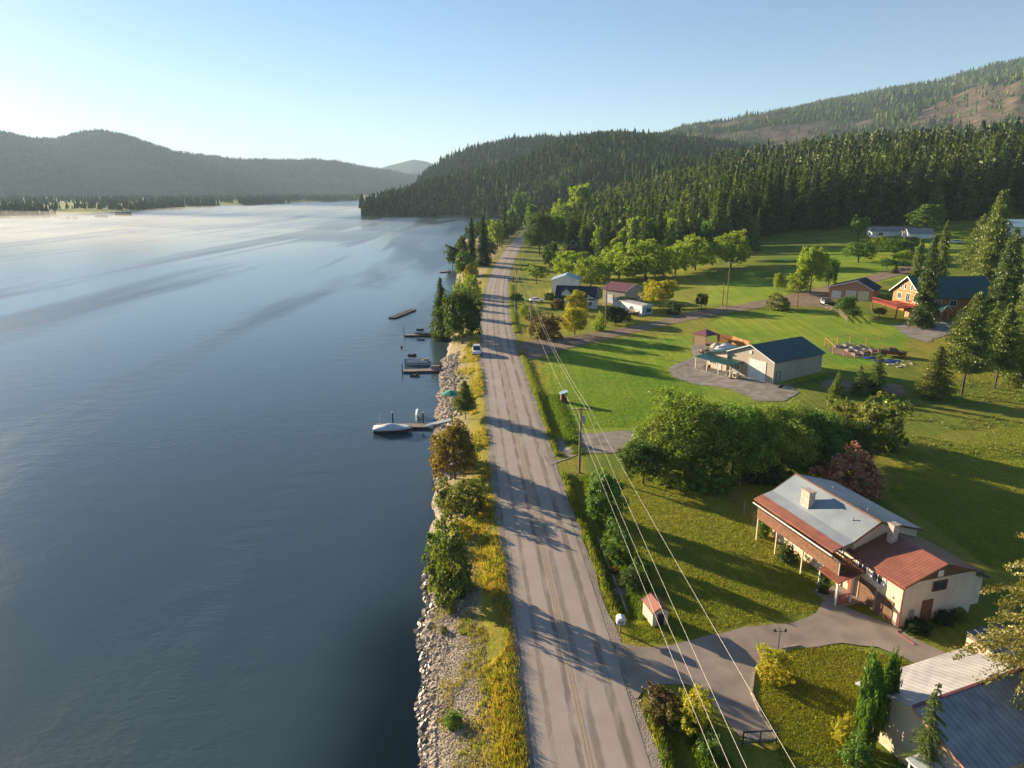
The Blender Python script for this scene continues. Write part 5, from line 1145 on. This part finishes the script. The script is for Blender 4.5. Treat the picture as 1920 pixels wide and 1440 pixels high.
for (x0, y0, x1, y1) in [(-7, -1, -7, 10.5), (-7, -1, 0, -1)]:
    mb.bar((x0,y0,3.7),(x1,y1,3.7),.1,.1); mb.bar((x0,y0,2.95),(x1,y1,2.95),.08,.08); L0 = math.hypot(x1-x0, y1-y0); n = int(L0/.35)
    for k in range(n+1): x = x0+(x1-x0)*k/n; y = y0+(y1-y0)*k/n; mb.box(x-.03,x+.03,y-.03,y+.03,2.7,3.7)
mb.build('railing', M['redtrim'], dk)
for x in (-6.9, -3.5): 
    for y in (-.9, 4.5, 10.3): MB().box(x-.1,x+.1,y-.1,y+.1,-1.5,2.5).build('post', M['brownwood'], dk)
MB().box(-3.4, -.02, -.9, 1.6, -.4, 2.4).build('ground_floor_store', M['salmon'], lg)
p = G(1770,598); s_ = thing('small_shed', 'small orange log shed with dark gable roof right of the tall spruce', 'shed', p, R(20)); gable(s_, -1.6, 1.6, 0, 4, -.4, 2.1, 3.3, M['log'], M['greenroof'], .4, trim=M['white'])
opening(s_, 'y0', 0, 0, .9, 1.8, 'door', -1.6, 1.6, 0, 4, M['brownwood'], M['brownwood'])
# --- salmon garage
c = G(1634,565); ga = thing('garage', 'salmon garage with three pale doors and dark slate roof left of the log house', 'garage', c, R(-38))
# local x runs along the door front towards the left when negated
gable(ga, -11.5, 0, 0, 9.5, -.8, 3.1, 5.3, M['salmon'], M['darkroof'], .5, trim=M['white'], xr=-4.2)
for u_, w0 in [(-2.3, 2.6), (-5.6, 2.6)]: opening(ga, 'y0', u_, 0, w0, 2.5, 'garage_door', -11.5, 0, 0, 9.5, M['cream'], M['white'])
opening(ga, 'y0', -9.4, 0, 2.4, 2.1, 'garage_door', -11.5, 0, 0, 9.5, M['white'], M['white'])

# --- far buildings
def small_house(name, label, cat, bx, by, rz, W, D, hE, hR, wall, roof, axis='x', opens=(), trim=None, over=.4, zadd=0):
    p = G(bx, by); t = thing(name, label, cat, (p.x, p.y, p.z+zadd), R(rz)); gable(t, 0, W, 0, D, -.8, hE, hR, wall, roof, over, axis, trim=trim)
    for f, u_, z, w0, h0, kd in opens: opening(t, f, u_, z, w0, h0, kd, 0, W, 0, D, M['glass'] if kd == 'window' else M['white'], M['white'], bars=1 if kd == 'window' and w0 > 1.3 else 0, fw=.1)
    return t
small_house('bungalow', 'long low white house with grey roof in front of the dark forest', 'house', 1636, 446, -8, 17, 8, 2.9, 4.4, M['white'], pmat('grey_asphalt_shingles', (.34,.29,.29), (.28,.24,.24), 2, .9, grime=.2), 'x', [('y0', 3, 1, 1.6, 1.2, 'window'), ('y0', 8, 0, 1.6, 2.1, 'door'), ('y0', 12, 1, 1.6, 1.2, 'window'), ('x0', 4, 1, 1.4, 1.1, 'window')], M['white'])
small_house('garage', 'white garage attached side by side with the low white house', 'garage', 1704, 450, -8, 9, 8, 2.6, 4.3, M['white'], bpy.data.materials['grey_asphalt_shingles'], 'x', [('y0', 4, 0, 3, 2.2, 'garage_door')], M['white'])
small_house('barn', 'long building with light blue metal roof at the right edge of the photo', 'barn', 1868, 446, -25, 9, 18, 4.2, 6.6, M['white'], M['blueroof'], 'x', [('x0', 5, .2, 3, 3, 'garage_door')], M['white'])
small_house('barn', 'pale grey barn with light blue roof by the road bend', 'barn', 1034, 549, -10, 9.5, 9, 4.4, 6.0, M['white'], M['blueroof'], 'y', [('y0', 2.5, 1.5, .9, 1.3, 'window'), ('x0', 4, 1.5, 1, 1.2, 'window')], M['white'])
hh = small_house('house', 'white house with dark steep roof and dormer in front of the pale grey barn', 'house', 1042, 576, -12, 12, 7, 2.9, 6.1, M['white'], M['darkroof'], 'x', [('y0', 2, 1, 1.2, 1.2, 'window'), ('y0', 9, 1, 1.6, 1.2, 'window'), ('x0', 3.5, 1, 1.2, 1.2, 'window'), ('x0', 3.5, 3.5, .9, 1.0, 'window')], M['white'])
MB().prism([(1.6, 3.0), (4.6, 3.0), (4.6, 4.4), (3.1, 5.7), (1.6, 4.4)], 'y', .6, 3.3).build('dormer', M['white'], hh)
MB().prism([(1.2, 4.2), (3.1, 5.85), (5.0, 4.2), (5.0, 4.35), (3.1, 6.0), (1.2, 4.35)], 'y', .2, 3.4).build('dormer_roof', M['darkroof'], hh)
small_house('annex', 'white square annex with flat-pitched dark roof at the right end of the dark-roofed house', 'annex', 1094, 578, -12, 4.0, 4.0, 2.7, 3.4, M['white'], M['darkroof'], 'y', [('y0', 2, 1, 1, 1, 'window')], M['white'])
small_house('barn', 'tan barn with maroon metal roof right of the far pole', 'barn', 1171, 572, 42, 9.5, 9, 4.2, 5.9, M['tanmetal'], M['maroonroof'], 'y', [('x0', 6, 0, 2.4, 2.6, 'garage_door')], M['white'])
tr = small_house('trailer_home', 'white trailer home with flat metal roof and blue bay window above the side road', 'trailer home', 1203, 592, 25, 3.6, 15, 2.7, 3.0, M['white'], M['whitemetal'], 'y', [('x0', 5, 1, 1.4, 1, 'window'), ('x0', 9, 0, .9, 2, 'door')], M['white'], .25)
MB().prism([(.5, 0), (1.0, -.7), (2.7, -.7), (3.2, 0)], 'z', .5, 2.3).build('bay', M['blueroof'], tr); MB().box(1.1, 2.6, -.76, -.702, 1.0, 2.0).build('bay_window', M['glass'], tr)
mb = MB().box(-3, -.05, 1.5, 6, .7, .82)
for x in (-2.9, -.2):
    for y in (1.6, 3.7, 5.9): mb.box(x-.06, x+.06, y-.06, y+.06, -.5, 1.6)
mb.bar((-2.9,1.6,1.6),(-2.9,5.9,1.6),.08,.08).bar((-2.9,1.6,1.6),(-.2,1.6,1.6),.08,.08).build('porch_deck', M['weathered'], tr)
a_ = small_house('a_frame_house', 'black A-frame house with white trim half hidden among the far trees', 'house', 1057, 478, -14, 10, 10, 1.2, 8.2, pmat('charcoal_siding', (.03,.035,.045), (.02,.025,.03), 2, .8), M['darkroof'], 'y', [('y0', 5, 4.3, 2.4, 1.2, 'window'), ('y0', 5, .4, 2, 2, 'door')], M['white'], .5)

# ------------------------------------------------------------ vehicles
def car(label, cat, px, py, rz, paint, kind='suv', group=None, name='parked_car', s=1.0):
    p = G(px, py); t = thing(name, label, cat, (p.x, p.y, p.z+.05), R(rz), group); t.scale = (s, s, s)
    L0 = 2.3; W = .9; prof = {'suv': [(-2.3,.45),(-2.35,.75),(-2.28,1.05),(-2.2,1.1),(1.0,1.1),(2.1,1.0),(2.33,.8),(2.35,.45)],
        'sedan': [(-2.3,.4),(-2.35,.7),(-2.25,.95),(-1.4,1.0),(1.1,.98),(2.1,.85),(2.33,.65),(2.35,.4)],
        'pickup': [(-2.7,.5),(-2.75,.8),(-2.72,1.15),(-.7,1.15),(.9,1.15),(2.2,1.05),(2.4,.85),(2.42,.5)]}[kind]
    cab = {'suv': [(-2.25,1.08),(-2.05,1.72),(.1,1.78),(1.05,1.08)], 'sedan': [(-1.75,.96),(-1.0,1.42),(.2,1.44),(1.15,.96)], 'pickup': [(-.75,1.13),(-.65,1.8),(.4,1.82),(1.2,1.13)]}[kind]
    def shell(poly, w0, w1):
        n = len(poly); zs = [q[1] for q in poly]; z0, z1 = min(zs), max(zs); rings = []
        for sd in (-1, -.86, .86, 1):
            rings.append([(x*(1 if abs(sd) < .9 else .975), sd*(w0+(w1-w0)*(z-z0)/(z1-z0)), z if abs(sd) < .9 else z0+(z-z0)*.96+.01) for x, z in poly])
        return MB().loft(rings)
    shell(prof, W, W*.96).build('body', paint, t, bevel=.03)
    gl = shell(cab, W*.9, W*.72).build('windows', M['glass'], t)
    mb = MB(); top = [q for q in cab if q[1] > cab[0][1]+.2]; x0, x1 = top[0][0]-.05, top[1][0]+.05; z = top[0][1]
    mb.box(x0, x1, -W*.70, W*.70, z-.02, z+.05)
    for sx_ in (-1, 1):
        for (a, b) in zip(cab[:2]+cab[2:3], cab[1:3]+cab[3:4]): mb.bar((a[0], sx_*W*(.9 if a[1] < 1.2 else .72)*1.01, a[1]), (b[0], sx_*W*(.9 if b[1] < 1.2 else .72)*1.01, b[1]), .07, .07)
        mb.bar((-.5, sx_*W*.92, cab[0][1]), (-.5, sx_*W*.735, z), .09, .06)
    mb.build('roof', paint, t)
    for x in (-1.45, 1.45):
        for sd in (-1, 1):
            wl = MB(); wl.prism([(x+.34*math.cos(i*math.pi/8), .34+.34*math.sin(i*math.pi/8)) for i in range(16)], 'y', sd*.92-.11, sd*.92+.11); wo_ = wl.build('wheel', M['black'], t)
            rm = MB(); rm.prism([(x+.19*math.cos(i*math.pi/6), .34+.19*math.sin(i*math.pi/6)) for i in range(12)], 'y', sd*1.03-.015, sd*1.03+.015); rm.build('rim', M['steel'], wo_)
    for sd in (-1, 1): MB().box(prof[-2][0]-.12, prof[-2][0]+.02, sd*.68-.16, sd*.68+.16, .66, .80).build('headlight', M['lamp'], t); MB().box(prof[1][0]-.02, prof[1][0]+.1, sd*.72-.12, sd*.72+.12, .7, .92).build('tail_light', M['redpaint'], t)
    MB().box(prof[-1][0]-.05, prof[-1][0]+.06, -.8, .8, .38, .55).build('bumper', M['darkmetal'], t)
    if kind == 'pickup': MB().box(-2.6, -.85, -.72, .72, 1.0, 1.17).build('truck_bed', M['black'], t)
    return t
car('white van-like car parked on the left road shoulder near the dark tree', 'car', 894, 664, -86, M['carwhite'], 'suv', s=1.02)
car('maroon pickup truck beside the garden enclosure', 'pickup truck', 1672, 668, -20, M['carred'], 'pickup', name='pickup_truck')
car('dark off-road car on the gravel before the salmon garage', 'car', 1556, 573, 10, M['cardark'], 'suv')
car('silver car parked left of the dark off-road car', 'car', 1546, 569, 60, M['carsilver'], 'suv')
car('white car parked near the roadside white rail', 'car', 1006, 566, 15, M['carwhite'], 'sedan')
car('silver car on the upper driveway right of the low white house', 'car', 1790, 457, 160, M['carsilver'], 'sedan')
car('dark car on the gravel below the log house', 'car', 1722, 609, 170, M['cardark'], 'sedan')
car('light grey car parked beside the road in front of the far shrubs', 'car', 958, 527, 85, M['carsilver'], 'sedan')
# yard tractor, heaps and sheets
p = G(1321,662); t = thing('garden_tractor', 'small yellow garden tractor on the yard before the gazebo', 'tractor', p, R(200))
MB().box(-.2,1.0,-.25,.25,.4,.85).build('hood', M['yellowline'], t, bevel=.04); MB().box(-.75,-.35,-.25,.25,.6,.7).box(-.8,-.7,-.25,.25,.7,1.05).build('seat', M['black'], t)
for x, r0 in ((-.6,.38),(.75,.25)):
    for sd in (-1,1): MB().prism([(x+r0*math.cos(i*math.pi/7), r0+r0*math.sin(i*math.pi/7)) for i in range(14)], 'y', sd*.42-.1, sd*.42+.1).build('wheel', M['black'], t)
def heap(name, label, cat, px, py, rx, ry, hz, mt, seed, n=7):
    p = G(px, py); r = random.Random(seed); rings = []
    for i in range(6):
        q = i/5; rings.append([((1-q**1.6)*rx*math.cos(a)*r.uniform(.82,1.15), (1-q**1.6)*ry*math.sin(a)*r.uniform(.82,1.15), hz*q*r.uniform(.85,1.1) if i else -.1) for a in [6.283*k/12 for k in range(12)]])
    mb = MB().loft(rings); o = mb.build(name, mt, smooth=False); o.location = p; return tag(o, label, cat)
heap('covered_woodpile', 'wood pile under a pale crumpled sheet on the patio behind the workshop', 'wood pile', 1362, 654, 2.6, 1.6, 1.5, M['tarp'], 3)
heap('rock_heap', 'brown heap of stones between the gazebo and the sheeted wood pile', 'rock heap', 1344, 652, 1.6, 1.3, 1.3, M['rock'], 4)
heap('blue_tarp', 'larger blue tarp lying below the maroon pickup truck', 'tarp', 1665, 677, 3.0, 1.6, .35, M['bluetarp'], 5)
heap('blue_tarp', 'smaller blue tarp left of the larger one, near the garden enclosure', 'tarp', 1633, 671, 1.8, 1.2, .3, M['bluetarp'], 6)
for k, (x, y, lb) in enumerate([(1670,684,'white board lying nearest the larger blue tarp'),(1682,681,'white board in the middle of the scattered boards'),(1694,684,'white board at the low end of the scattered boards'),(1700,678,'white board at the right end of the scattered boards'),(1686,688,'white board closest to the dark conifer'),(1710,682,'white board beside the golden-green conifer')]):
    p = G(x, y); t = MB().box(-.8,.8,-.2,.2,0,.1).box(-.6,-.45,-.22,.22,.102,.17).box(.45,.6,-.22,.22,.102,.17).build('scrap_board', M['oldwhite']); t.location = p; t.rotation_euler = (0, 0, k*.9); tag(t, lb, 'board', 'white boards scattered below the pickup')
p = G(1462,727); t = thing('tyre_stack', 'stack of black tyres against the near corner of the workshop', 'tyres', p)
for k in range(3): MB().lathe([(.18, k*.2), (.34, k*.2), (.38, k*.2+.1), (.34, k*.2+.19), (.18, k*.2+.19)], 14, (k*.1, 0)).build('tyre', M['black'], t)
p = G(1163,1185); t = thing('mailbox', 'white rounded mailbox on a post in the roadside ditch by the driveway', 'mailbox', p)
MB().box(-.06,.06,-.06,.06,0,.95).build('post', M['pole'], t)
MB().prism([(-.35,.9),(.35,.9),(.35,1.25),(.25,1.42),(0,1.5),(-.25,1.42),(-.35,1.25)], 'y', -.3, .35).build('box', M['white'], t); MB().box(-.2,.2,-.33,-.302,.98,1.2).build('door', M['steel'], t)
p = G(1455,1250); t = thing('weather_vane', 'thin black weather vane pole rising out of the golden clipped bush', 'weather vane', (p.x,p.y,p.z))
MB().tube([(0,0,0),(0,0,3.3)], .03, 6).build('pole', M['darkmetal'], t); mb = MB().bar((-.4,0,3.1),(.4,0,3.1),.03,.03).bar((0,-.3,3.25),(0,.3,3.25),.03,.03)
for x in (-.4,.4): mb.box(x-.08,x+.08,-.02,.02,3.05,3.3)
mb.build('vane', M['darkmetal'], t)
for px, py, hh_, lb in [(1160,1108,.9,'x')]: pass
# stone edging of the bed
P = [G(*q) for q in [(1121,1010),(1132,1040),(1148,1080),(1163,1115),(1175,1150)]]; o = MB()
for a, b in zip(P[:-1], P[1:]):
    n = int((b-a).length/.42)
    for k in range(n): o.bar(a.lerp(b,(k+.05)/n)+Vector((0,0,.1)), a.lerp(b,(k+.95)/n)+Vector((0,0,.1)), .22, .24)
tag(o.build('stone_edging', M['rock']), 'line of pale stone edging along the garden bed beside the road ditch', 'edging')
P = [G(*q) for q in [(1500,1211),(1460,1218),(1430,1232),(1414,1262),(1409,1300),(1426,1340),(1456,1386)]]; o = MB()
for a, b in zip(P[:-1], P[1:]):
    n = int((b-a).length/.5)
    for k in range(n): o.bar(a.lerp(b,(k+.03)/n)+Vector((0,0,.06)), a.lerp(b,(k+.97)/n)+Vector((0,0,.06)), .14, .16)
tag(o.build('kerb_edging', M['rock']), 'pale kerb stones curving round the island lawn in the driveway', 'edging')

# ------------------------------------------------------------ poles and wires
def pole(label, px, py, ty, arm=2.2, trans=False, rz=0, group='utility poles along the road', arms=1):
    p = G(px, py); h_ = top_z(p.x, p.y, ty)-p.z; t = thing('utility_pole', label, 'utility pole', p, rz, group)
    MB().tube([(0,0,-.2),(0,0,h_)], .17, 8, .11).build('shaft', M['pole'], t)
    if arm: 
        MB().box(-arm/2,arm/2,-.06,.06,h_-.35,h_-.22).build('crossarm', M['pole'], t)
        for x in (-arm/2+.1,-arm/4,arm/4,arm/2-.1): MB().lathe([(.05,h_-.22),(.06,h_-.14),(.03,h_-.05)], 8, (x,0)).build('insulator', M['white'], t)
    if trans: 
        MB().lathe([(.2,h_-2.1),(.24,h_-2.0),(.24,h_-1.2),(.15,h_-1.1)], 12, (.32,0)).build('transformer', M['steel'], t); MB().box(-.75,.5,-.05,.05,h_-3.5,h_-3.4).build('lower_arm', M['darkmetal'], t)
        MB().tube([(.14,-.1,0.3),(.14,-.1,h_-2.2)], .03, 5).build('conduit', M['steel'], t)
    return Vector((p.x, p.y, p.z+h_)), h_
P1, h1 = pole('nearest tall utility pole with a grey transformer, beside the road hedge', 1086, 886, 764, 2.3, True)
P2, h2 = pole('dark utility pole behind the brownish bush at the side road corner', 995, 634, 566, 2.0)
P3, h3 = pole('slim utility pole by the road left of the pale grey barn', 968, 565, 502, 1.6)
P4, _ = pole('plain pale pole in front of the dark bush by the trailer home', 1135, 614, 528, 0)
P5, _ = pole('taller pole with crossarm standing in the field above the side road', 1362, 576, 492, 1.2)
P6, _ = pole('short plain pole just left of the taller field pole', 1354, 574, 530, 0)
P7, _ = pole('short brown pole beside the dark olive shrub at the driveway', 1494, 577, 534, 0)
P8, _ = pole('small light pole in front of the low white house', 1692, 447, 415, 0)
P9, _ = pole('far utility pole beside the road below the A-frame house', 975, 500, 462, 1.2)
def wire(label, a, b, sag=1.0, r=.018):
    a, b = Vector(a), Vector(b); n = 24; c_ = a; mb = MB()
    mb.tube([Vector(((b-a)*(k/n)))+Vector((0,0,-sag*4*(k/n)*(1-k/n))) for k in range(n+1)], r, 5); o = mb.build('power_line', M['wire']); o.location = a; return tag(o, label, 'power line', 'power lines along the road')
E = [Vector((11.45,-8,8.4)), Vector((12.2,-8,8.4)), Vector((12.75,-8,8.4)), Vector((16.3,-8,8.4))]
offs = [-1.05, -.57, .57, 1.05]; nm = ['leftmost', 'second from left', 'third from left', 'rightmost, widest apart']
for k in range(4):
    wire('pale power line, '+nm[k]+', from the nearest pole down to the bottom edge', P1+Vector((offs[k],0,-.1)), E[k], .5, .0085)
    if k != 1: wire('power line between the nearest pole and the dark pole, '+nm[k].split(',')[0], P2+Vector((offs[k]*.85,0,-.1)), P1+Vector((offs[k],0,-.1)), 1.4, .013)
for k in (0, 3): wire('power line from the dark pole to the slim pole, '+('left' if k == 0 else 'right')+' one', P3+Vector((offs[k]*.7,0,-.1)), P2+Vector((offs[k]*.85,0,-.1)), 1.0, .013)

# ------------------------------------------------------------ jetties, boats, raft
def jetty(label, a, b, w, piles, zt=.35, name='jetty'):
    """a, b: pixels on the water along the near edge"""
    A, B = GZ(*a, WZ+zt), GZ(*b, WZ+zt); t = thing(name, label, 'jetty', (A.x, A.y, WZ), basis(A, B)); L0 = (B-A).length
    MB().box(0, L0, 0, w, zt-.08, zt+.06).build('deck', M['weathered'], t)
    MB().box(.05, L0-.05, .05, w-.05, -.25, zt-.082).build('floats', M['darkmetal'], t)
    for x, y, h_ in piles: MB().tube([(x,y,-3),(x,y,h_)], .13, 8).build('piling', M['brownwood'], t); MB().lathe([(.14,h_),(.15,h_+.05),(.02,h_+.22)], 8, (x,y)).build('cap', M['white'], t)
    return t, L0
tj, L1 = jetty('long jetty with two white-capped pilings beside the covered boat', (703,801), (797,801), 1.7, [])
for x in (2.6, 7.6): 
    o = MB().tube([(x,1.85,-3),(x,1.85,2.2)], .13, 8).build('piling', M['black'], tj); MB().lathe([(.14,2.2),(.15,2.26),(.02,2.42)], 8, (x,1.85)).build('cap', M['white'], o)
MB().tube([(.5,1.5,.4),(.5,1.5,2.0)], .03, 5).build('flag_staff', M['white'], tj)
MB().prism([(L1, .2), (L1+4.2, 1.3), (L1+4.2, 1.4), (L1, .42)], 'y', .2, 1.5).build('gangway', M['steel'], tj)
tj, L2 = jetty('short wooden jetty with dark posts at both ends, under the pontoon boat', (755,697), (828,695), 1.9, [])
for x in (-.15, L2-.2): MB().tube([(x,1.0,-3),(x,1.0,2.0)], .11, 8).build('piling', M['black'], tj)
MB().box(L2-2.2, L2-.4, .9, 1.7, .41, 1.2).build('storage_box', M['weathered'], tj)
tj, L3 = jetty('narrow jetty reaching out from under the leaning conifer', (758,629), (832,628), 1.2, [])
MB().tube([(-.1,.6,-3),(-.1,.6,2.6)], .09, 8).build('piling', M['black'], tj)
tj, L4 = jetty('tiny far jetty at the water edge below the two dark conifers', (829,510), (846,508), 1.8, [])
def hull(L0, W, D, n=9, flat=.25):
    rings = []
    for i in range(n):
        q = i/(n-1); wv = W/2*(1-max(0, (q-.55)/.45)**2.2)*(.82+.18*min(1, q*3)); sh_ = .12*q*q; kz = -.15+.35*max(0, (q-.6)/.4)**2
        x = L0*(q-.5); rings.append([(x, -wv, D+sh_), (x, -wv*.82, kz+.12), (x, 0, kz), (x, wv*.82, kz+.12), (x, wv, D+sh_), (x, wv*.8, D+sh_-.02), (x, 0, D*.45+sh_), (x, -wv*.8, D+sh_-.02)])
    return MB().loft(rings)
p = GZ(737,810,WZ); t = thing('covered_boat', 'motor boat under a pale grey cover moored in front of the long jetty', 'boat', p, R(4)); 
hull(6.0, 2.3, .75).build('hull', M['darkmetal'], t)
rings = []
for i in range(9):
    q = i/8; wv = 1.22*(1-max(0, (q-.5)/.5)**2.0*.93)*(.75+.25*min(1, q*4)); top = .85+.65*math.exp(-((q-.42)/.22)**2)+.1*q; x = 6.2*(q-.5)
    rings.append([(x, -wv, .55+.1*q), (x, -wv*.97, .85+.1*q), (x, -wv*.5, .85+(top-.85)*.7), (x, 0, top), (x, wv*.5, .85+(top-.85)*.7), (x, wv*.97, .85+.1*q), (x, wv, .55+.1*q)])
MB().loft(rings).build('cover', M['tarp'], t, smooth=True)
p = GZ(783,786,WZ); t = thing('jet_ski', 'jet ski under a light cover on the far side of the long jetty', 'jet ski', (p.x,p.y+1.3,p.z), R(100)); hull(2.8, 1.1, .4).build('hull', M['cream'], t)
MB().loft([[(x, -w_*.5, .35), (x, -w_*.4, h_*.8), (x, 0, h_), (x, w_*.4, h_*.8), (x, w_*.5, .35)] for x, w_, h_ in [(-1.3,.7,.6),(-.6,1.0,1.0),(.1,1.0,1.55),(.6,.9,1.2),(1.3,.4,.6)]]).build('cover', M['tarp'], t, smooth=True)
p = GZ(783,684,WZ); t = thing('pontoon_boat', 'pontoon boat with beige seats lying behind the short wooden jetty', 'boat', (p.x,p.y+.6,p.z), R(2))
for y in (-.85,.85): MB().tube([(-2.6,y,.1),(2.3,y,.1),(2.8,y,.3)], .3, 8).build('pontoon', M['steel'], t)
MB().box(-2.6,2.5,-1.15,1.15,.42,.52).build('deck', M['weathered'], t); MB().box(-2.5,2.4,-1.17,-1.13,.52,1.1).box(-2.5,2.4,1.13,1.17,.52,1.1).box(-2.55,-2.5,-1.13,1.13,.52,1.1).build('side_panels', M['tarp'], t)
MB().box(-2.4,-1.2,-1.0,-.4,.52,.95).build('seat', M['cream'], t); MB().box(.6,2.2,.4,1.0,.52,.95).build('seat', M['cream'], t); MB().box(1.5,2.4,-1.0,0,.52,1.35).build('console', M['weathered'], t); MB().box(-2.95,-2.6,-.2,.2,.1,1.2).build('outboard_motor', M['black'], t, bevel=.04)
p = GZ(797,628,WZ); t = thing('fishing_boat', 'dark olive fishing boat tied along the narrow jetty', 'boat', (p.x,p.y-.9,p.z), R(176)); hull(5.6, 1.9, .6).build('hull', M['camo'], t)
for x in (-1.3,.2): MB().box(x-.2,x+.2,-.6,.6,.42,.62).build('seat', M['darkmetal'], t)
MB().box(-3.05,-2.75,-.18,.18,0,1.0).build('outboard_motor', M['black'], t, bevel=.04)
for px, py, rz, lb, mt in [(773,667,8,'small dark dinghy floating behind the pontoon boat','darkmetal'), (778,705,4,'small green rowing boat floating in front of the short wooden jetty','camo'), (789,637,3,'small grey dinghy floating in front of the olive fishing boat','steel'), (788,619,0,'dark dinghy floating behind the olive fishing boat','darkmetal')]:
    p = GZ(px, py, WZ); t = thing('dinghy', lb, 'dinghy', p, R(rz), 'small dinghies by the jetties'); hull(2.1, 1.0, .3).build('hull', M[mt], t); MB().box(-.15,.15,-.38,.38,.2,.27).build('seat', M['weathered'], t)
a, b = GZ(741,598,WZ), GZ(781,582,WZ); t = thing('floating_raft', 'dark wooden swimming raft with handrails anchored alone on the river', 'raft', (a.x,a.y,WZ), basis(a,b)); L5 = (b-a).length
MB().box(0,L5,0,2.3,.2,.36).build('deck', pmat('dark_wet_boards', (.10,.07,.055), (.05,.04,.035), 3, .7, wave=(0, .16, .3, .01)), t); MB().box(.1,L5-.1,.1,2.2,-.2,.198).build('floats', M['black'], t)
mb = MB()
for y in (.5,2.1): mb.bar((L5*.3,y,.95),(L5*.68,y,.95),.06,.06).bar((L5*.3,y,.36),(L5*.3,y+.01,.95),.06,.06).bar((L5*.68,y,.36),(L5*.68,y+.01,.95),.06,.06)
mb.build('handrail', M['steel'], t); MB().tube([(L5*.8,2.2,.3),(L5*.8,2.2,2.1)], .04, 6).build('mast', M['white'], t)
p = GZ(753,652,WZ); o = MB().lathe([(.02,-.2),(.22,-.15),(.28,.1),(.2,.35),(.05,.45)], 10).build('mooring_buoy', M['black']); o.location = p; tag(o, 'small black mooring buoy on the open water left of the pontoon boat', 'buoy')
p = G(845,757); t = thing('parasol', 'green canvas parasol over a patio on the bank behind the small pine', 'parasol', p); MB().tube([(0,0,0),(0,0,2.3)], .04, 6).build('pole', M['white'], t)
MB().lathe([(1.6,1.85),(1.62,1.9),(.05,2.45),(.02,2.5)], 8).build('canopy', M['greentarp'], t)
# sprinklers
m = bpy.data.materials.new('water_spray'); m.use_nodes = True; b = m.node_tree.nodes['Principled BSDF']; b.inputs['Base Color'].default_value = (.9,.93,.95,1); b.inputs['Roughness'].default_value = .3; b.inputs['Alpha'].default_value = .5; M['spray'] = m
def sprinkler(px, py, ang, L0, hgt, label):
    p = G(px, py); t = thing('sprinkler', label, 'sprinkler', p, R(ang), 'lawn sprinklers'); MB().tube([(0,0,0),(0,0,.5)], .025, 6).build('riser', M['darkmetal'], t)
    r = np.random.default_rng(int(px)); n = 500; q = r.random(n); x = q*L0; z = .5+hgt*4*q*(1-q)*1.0; sp = .02+.35*q; C = np.stack([x, r.normal(size=n)*sp, z+r.normal(size=n)*sp*.8], 1)
    s = .022; A = np.tile([s,0,0],(n,1)); B = np.stack([0*q, r.choice([-1,1],n)*s*.7, 0*q+s*.7],1); o = link('water_jet', quads_to_mesh('water_jet', C, A, B, M['spray']), t); o['kind'] = 'stuff'
sprinkler(1047,712,35,9,1.6,'lawn sprinkler throwing a white arc above the pump house')
sprinkler(1139,737,165,9,1.5,'lawn sprinkler spraying back towards the pump house')
sprinkler(1104,808,25,7,.9,'lawn sprinkler at the near edge of the lawn by the gravel apron')
# ------------------------------------------------------------ the air
mb = MB().box(-15000, 15000, -520, 16500, -9, 780)
m = bpy.data.materials.new('haze_air'); m.use_nodes = True; t = m.node_tree; t.nodes.clear()
pv = t.nodes.new('ShaderNodeVolumePrincipled'); pv.inputs['Density'].default_value = .000075; pv.inputs['Color'].default_value = (.58, .78, 1, 1); pv.inputs['Anisotropy'].default_value = .05
o = t.nodes.new('ShaderNodeOutputMaterial'); t.links.new(pv.outputs[0], o.inputs['Volume'])
tag(mb.build('haze', m), kind='stuff')
# morning mist lying on the far water
m = bpy.data.materials.new('river_mist'); m.use_nodes = True; t = m.node_tree; t.nodes.clear()
pv = t.nodes.new('ShaderNodeVolumePrincipled'); pv.inputs['Density'].default_value = .0006; pv.inputs['Color'].default_value = (.95, .95, .95, 1); pv.inputs['Anisotropy'].default_value = .35
o = t.nodes.new('ShaderNodeOutputMaterial'); t.links.new(pv.outputs[0], o.inputs['Volume'])
for x, y, a, b, h, rz in [(-430, 760, 380, 190, 9, -12), (-700, 900, 480, 160, 11, -20), (-400, 1250, 300, 200, 10, -30), (-270, 560, 230, 110, 7, -8), (-560, 620, 300, 130, 8, -5), (-330, 470, 230, 120, 6, -15)]:
    me = MB().lathe([(.01, .004), (.97, .004), (1, .03), (.93, .35), (.75, .65), (.45, .9), (.01, 1)], 32); q = me.build('mist', m); q.location = (x, y, WZ); q.scale = (a, b, h); q.rotation_euler = (0, 0, R(rz)); tag(q, kind='stuff')
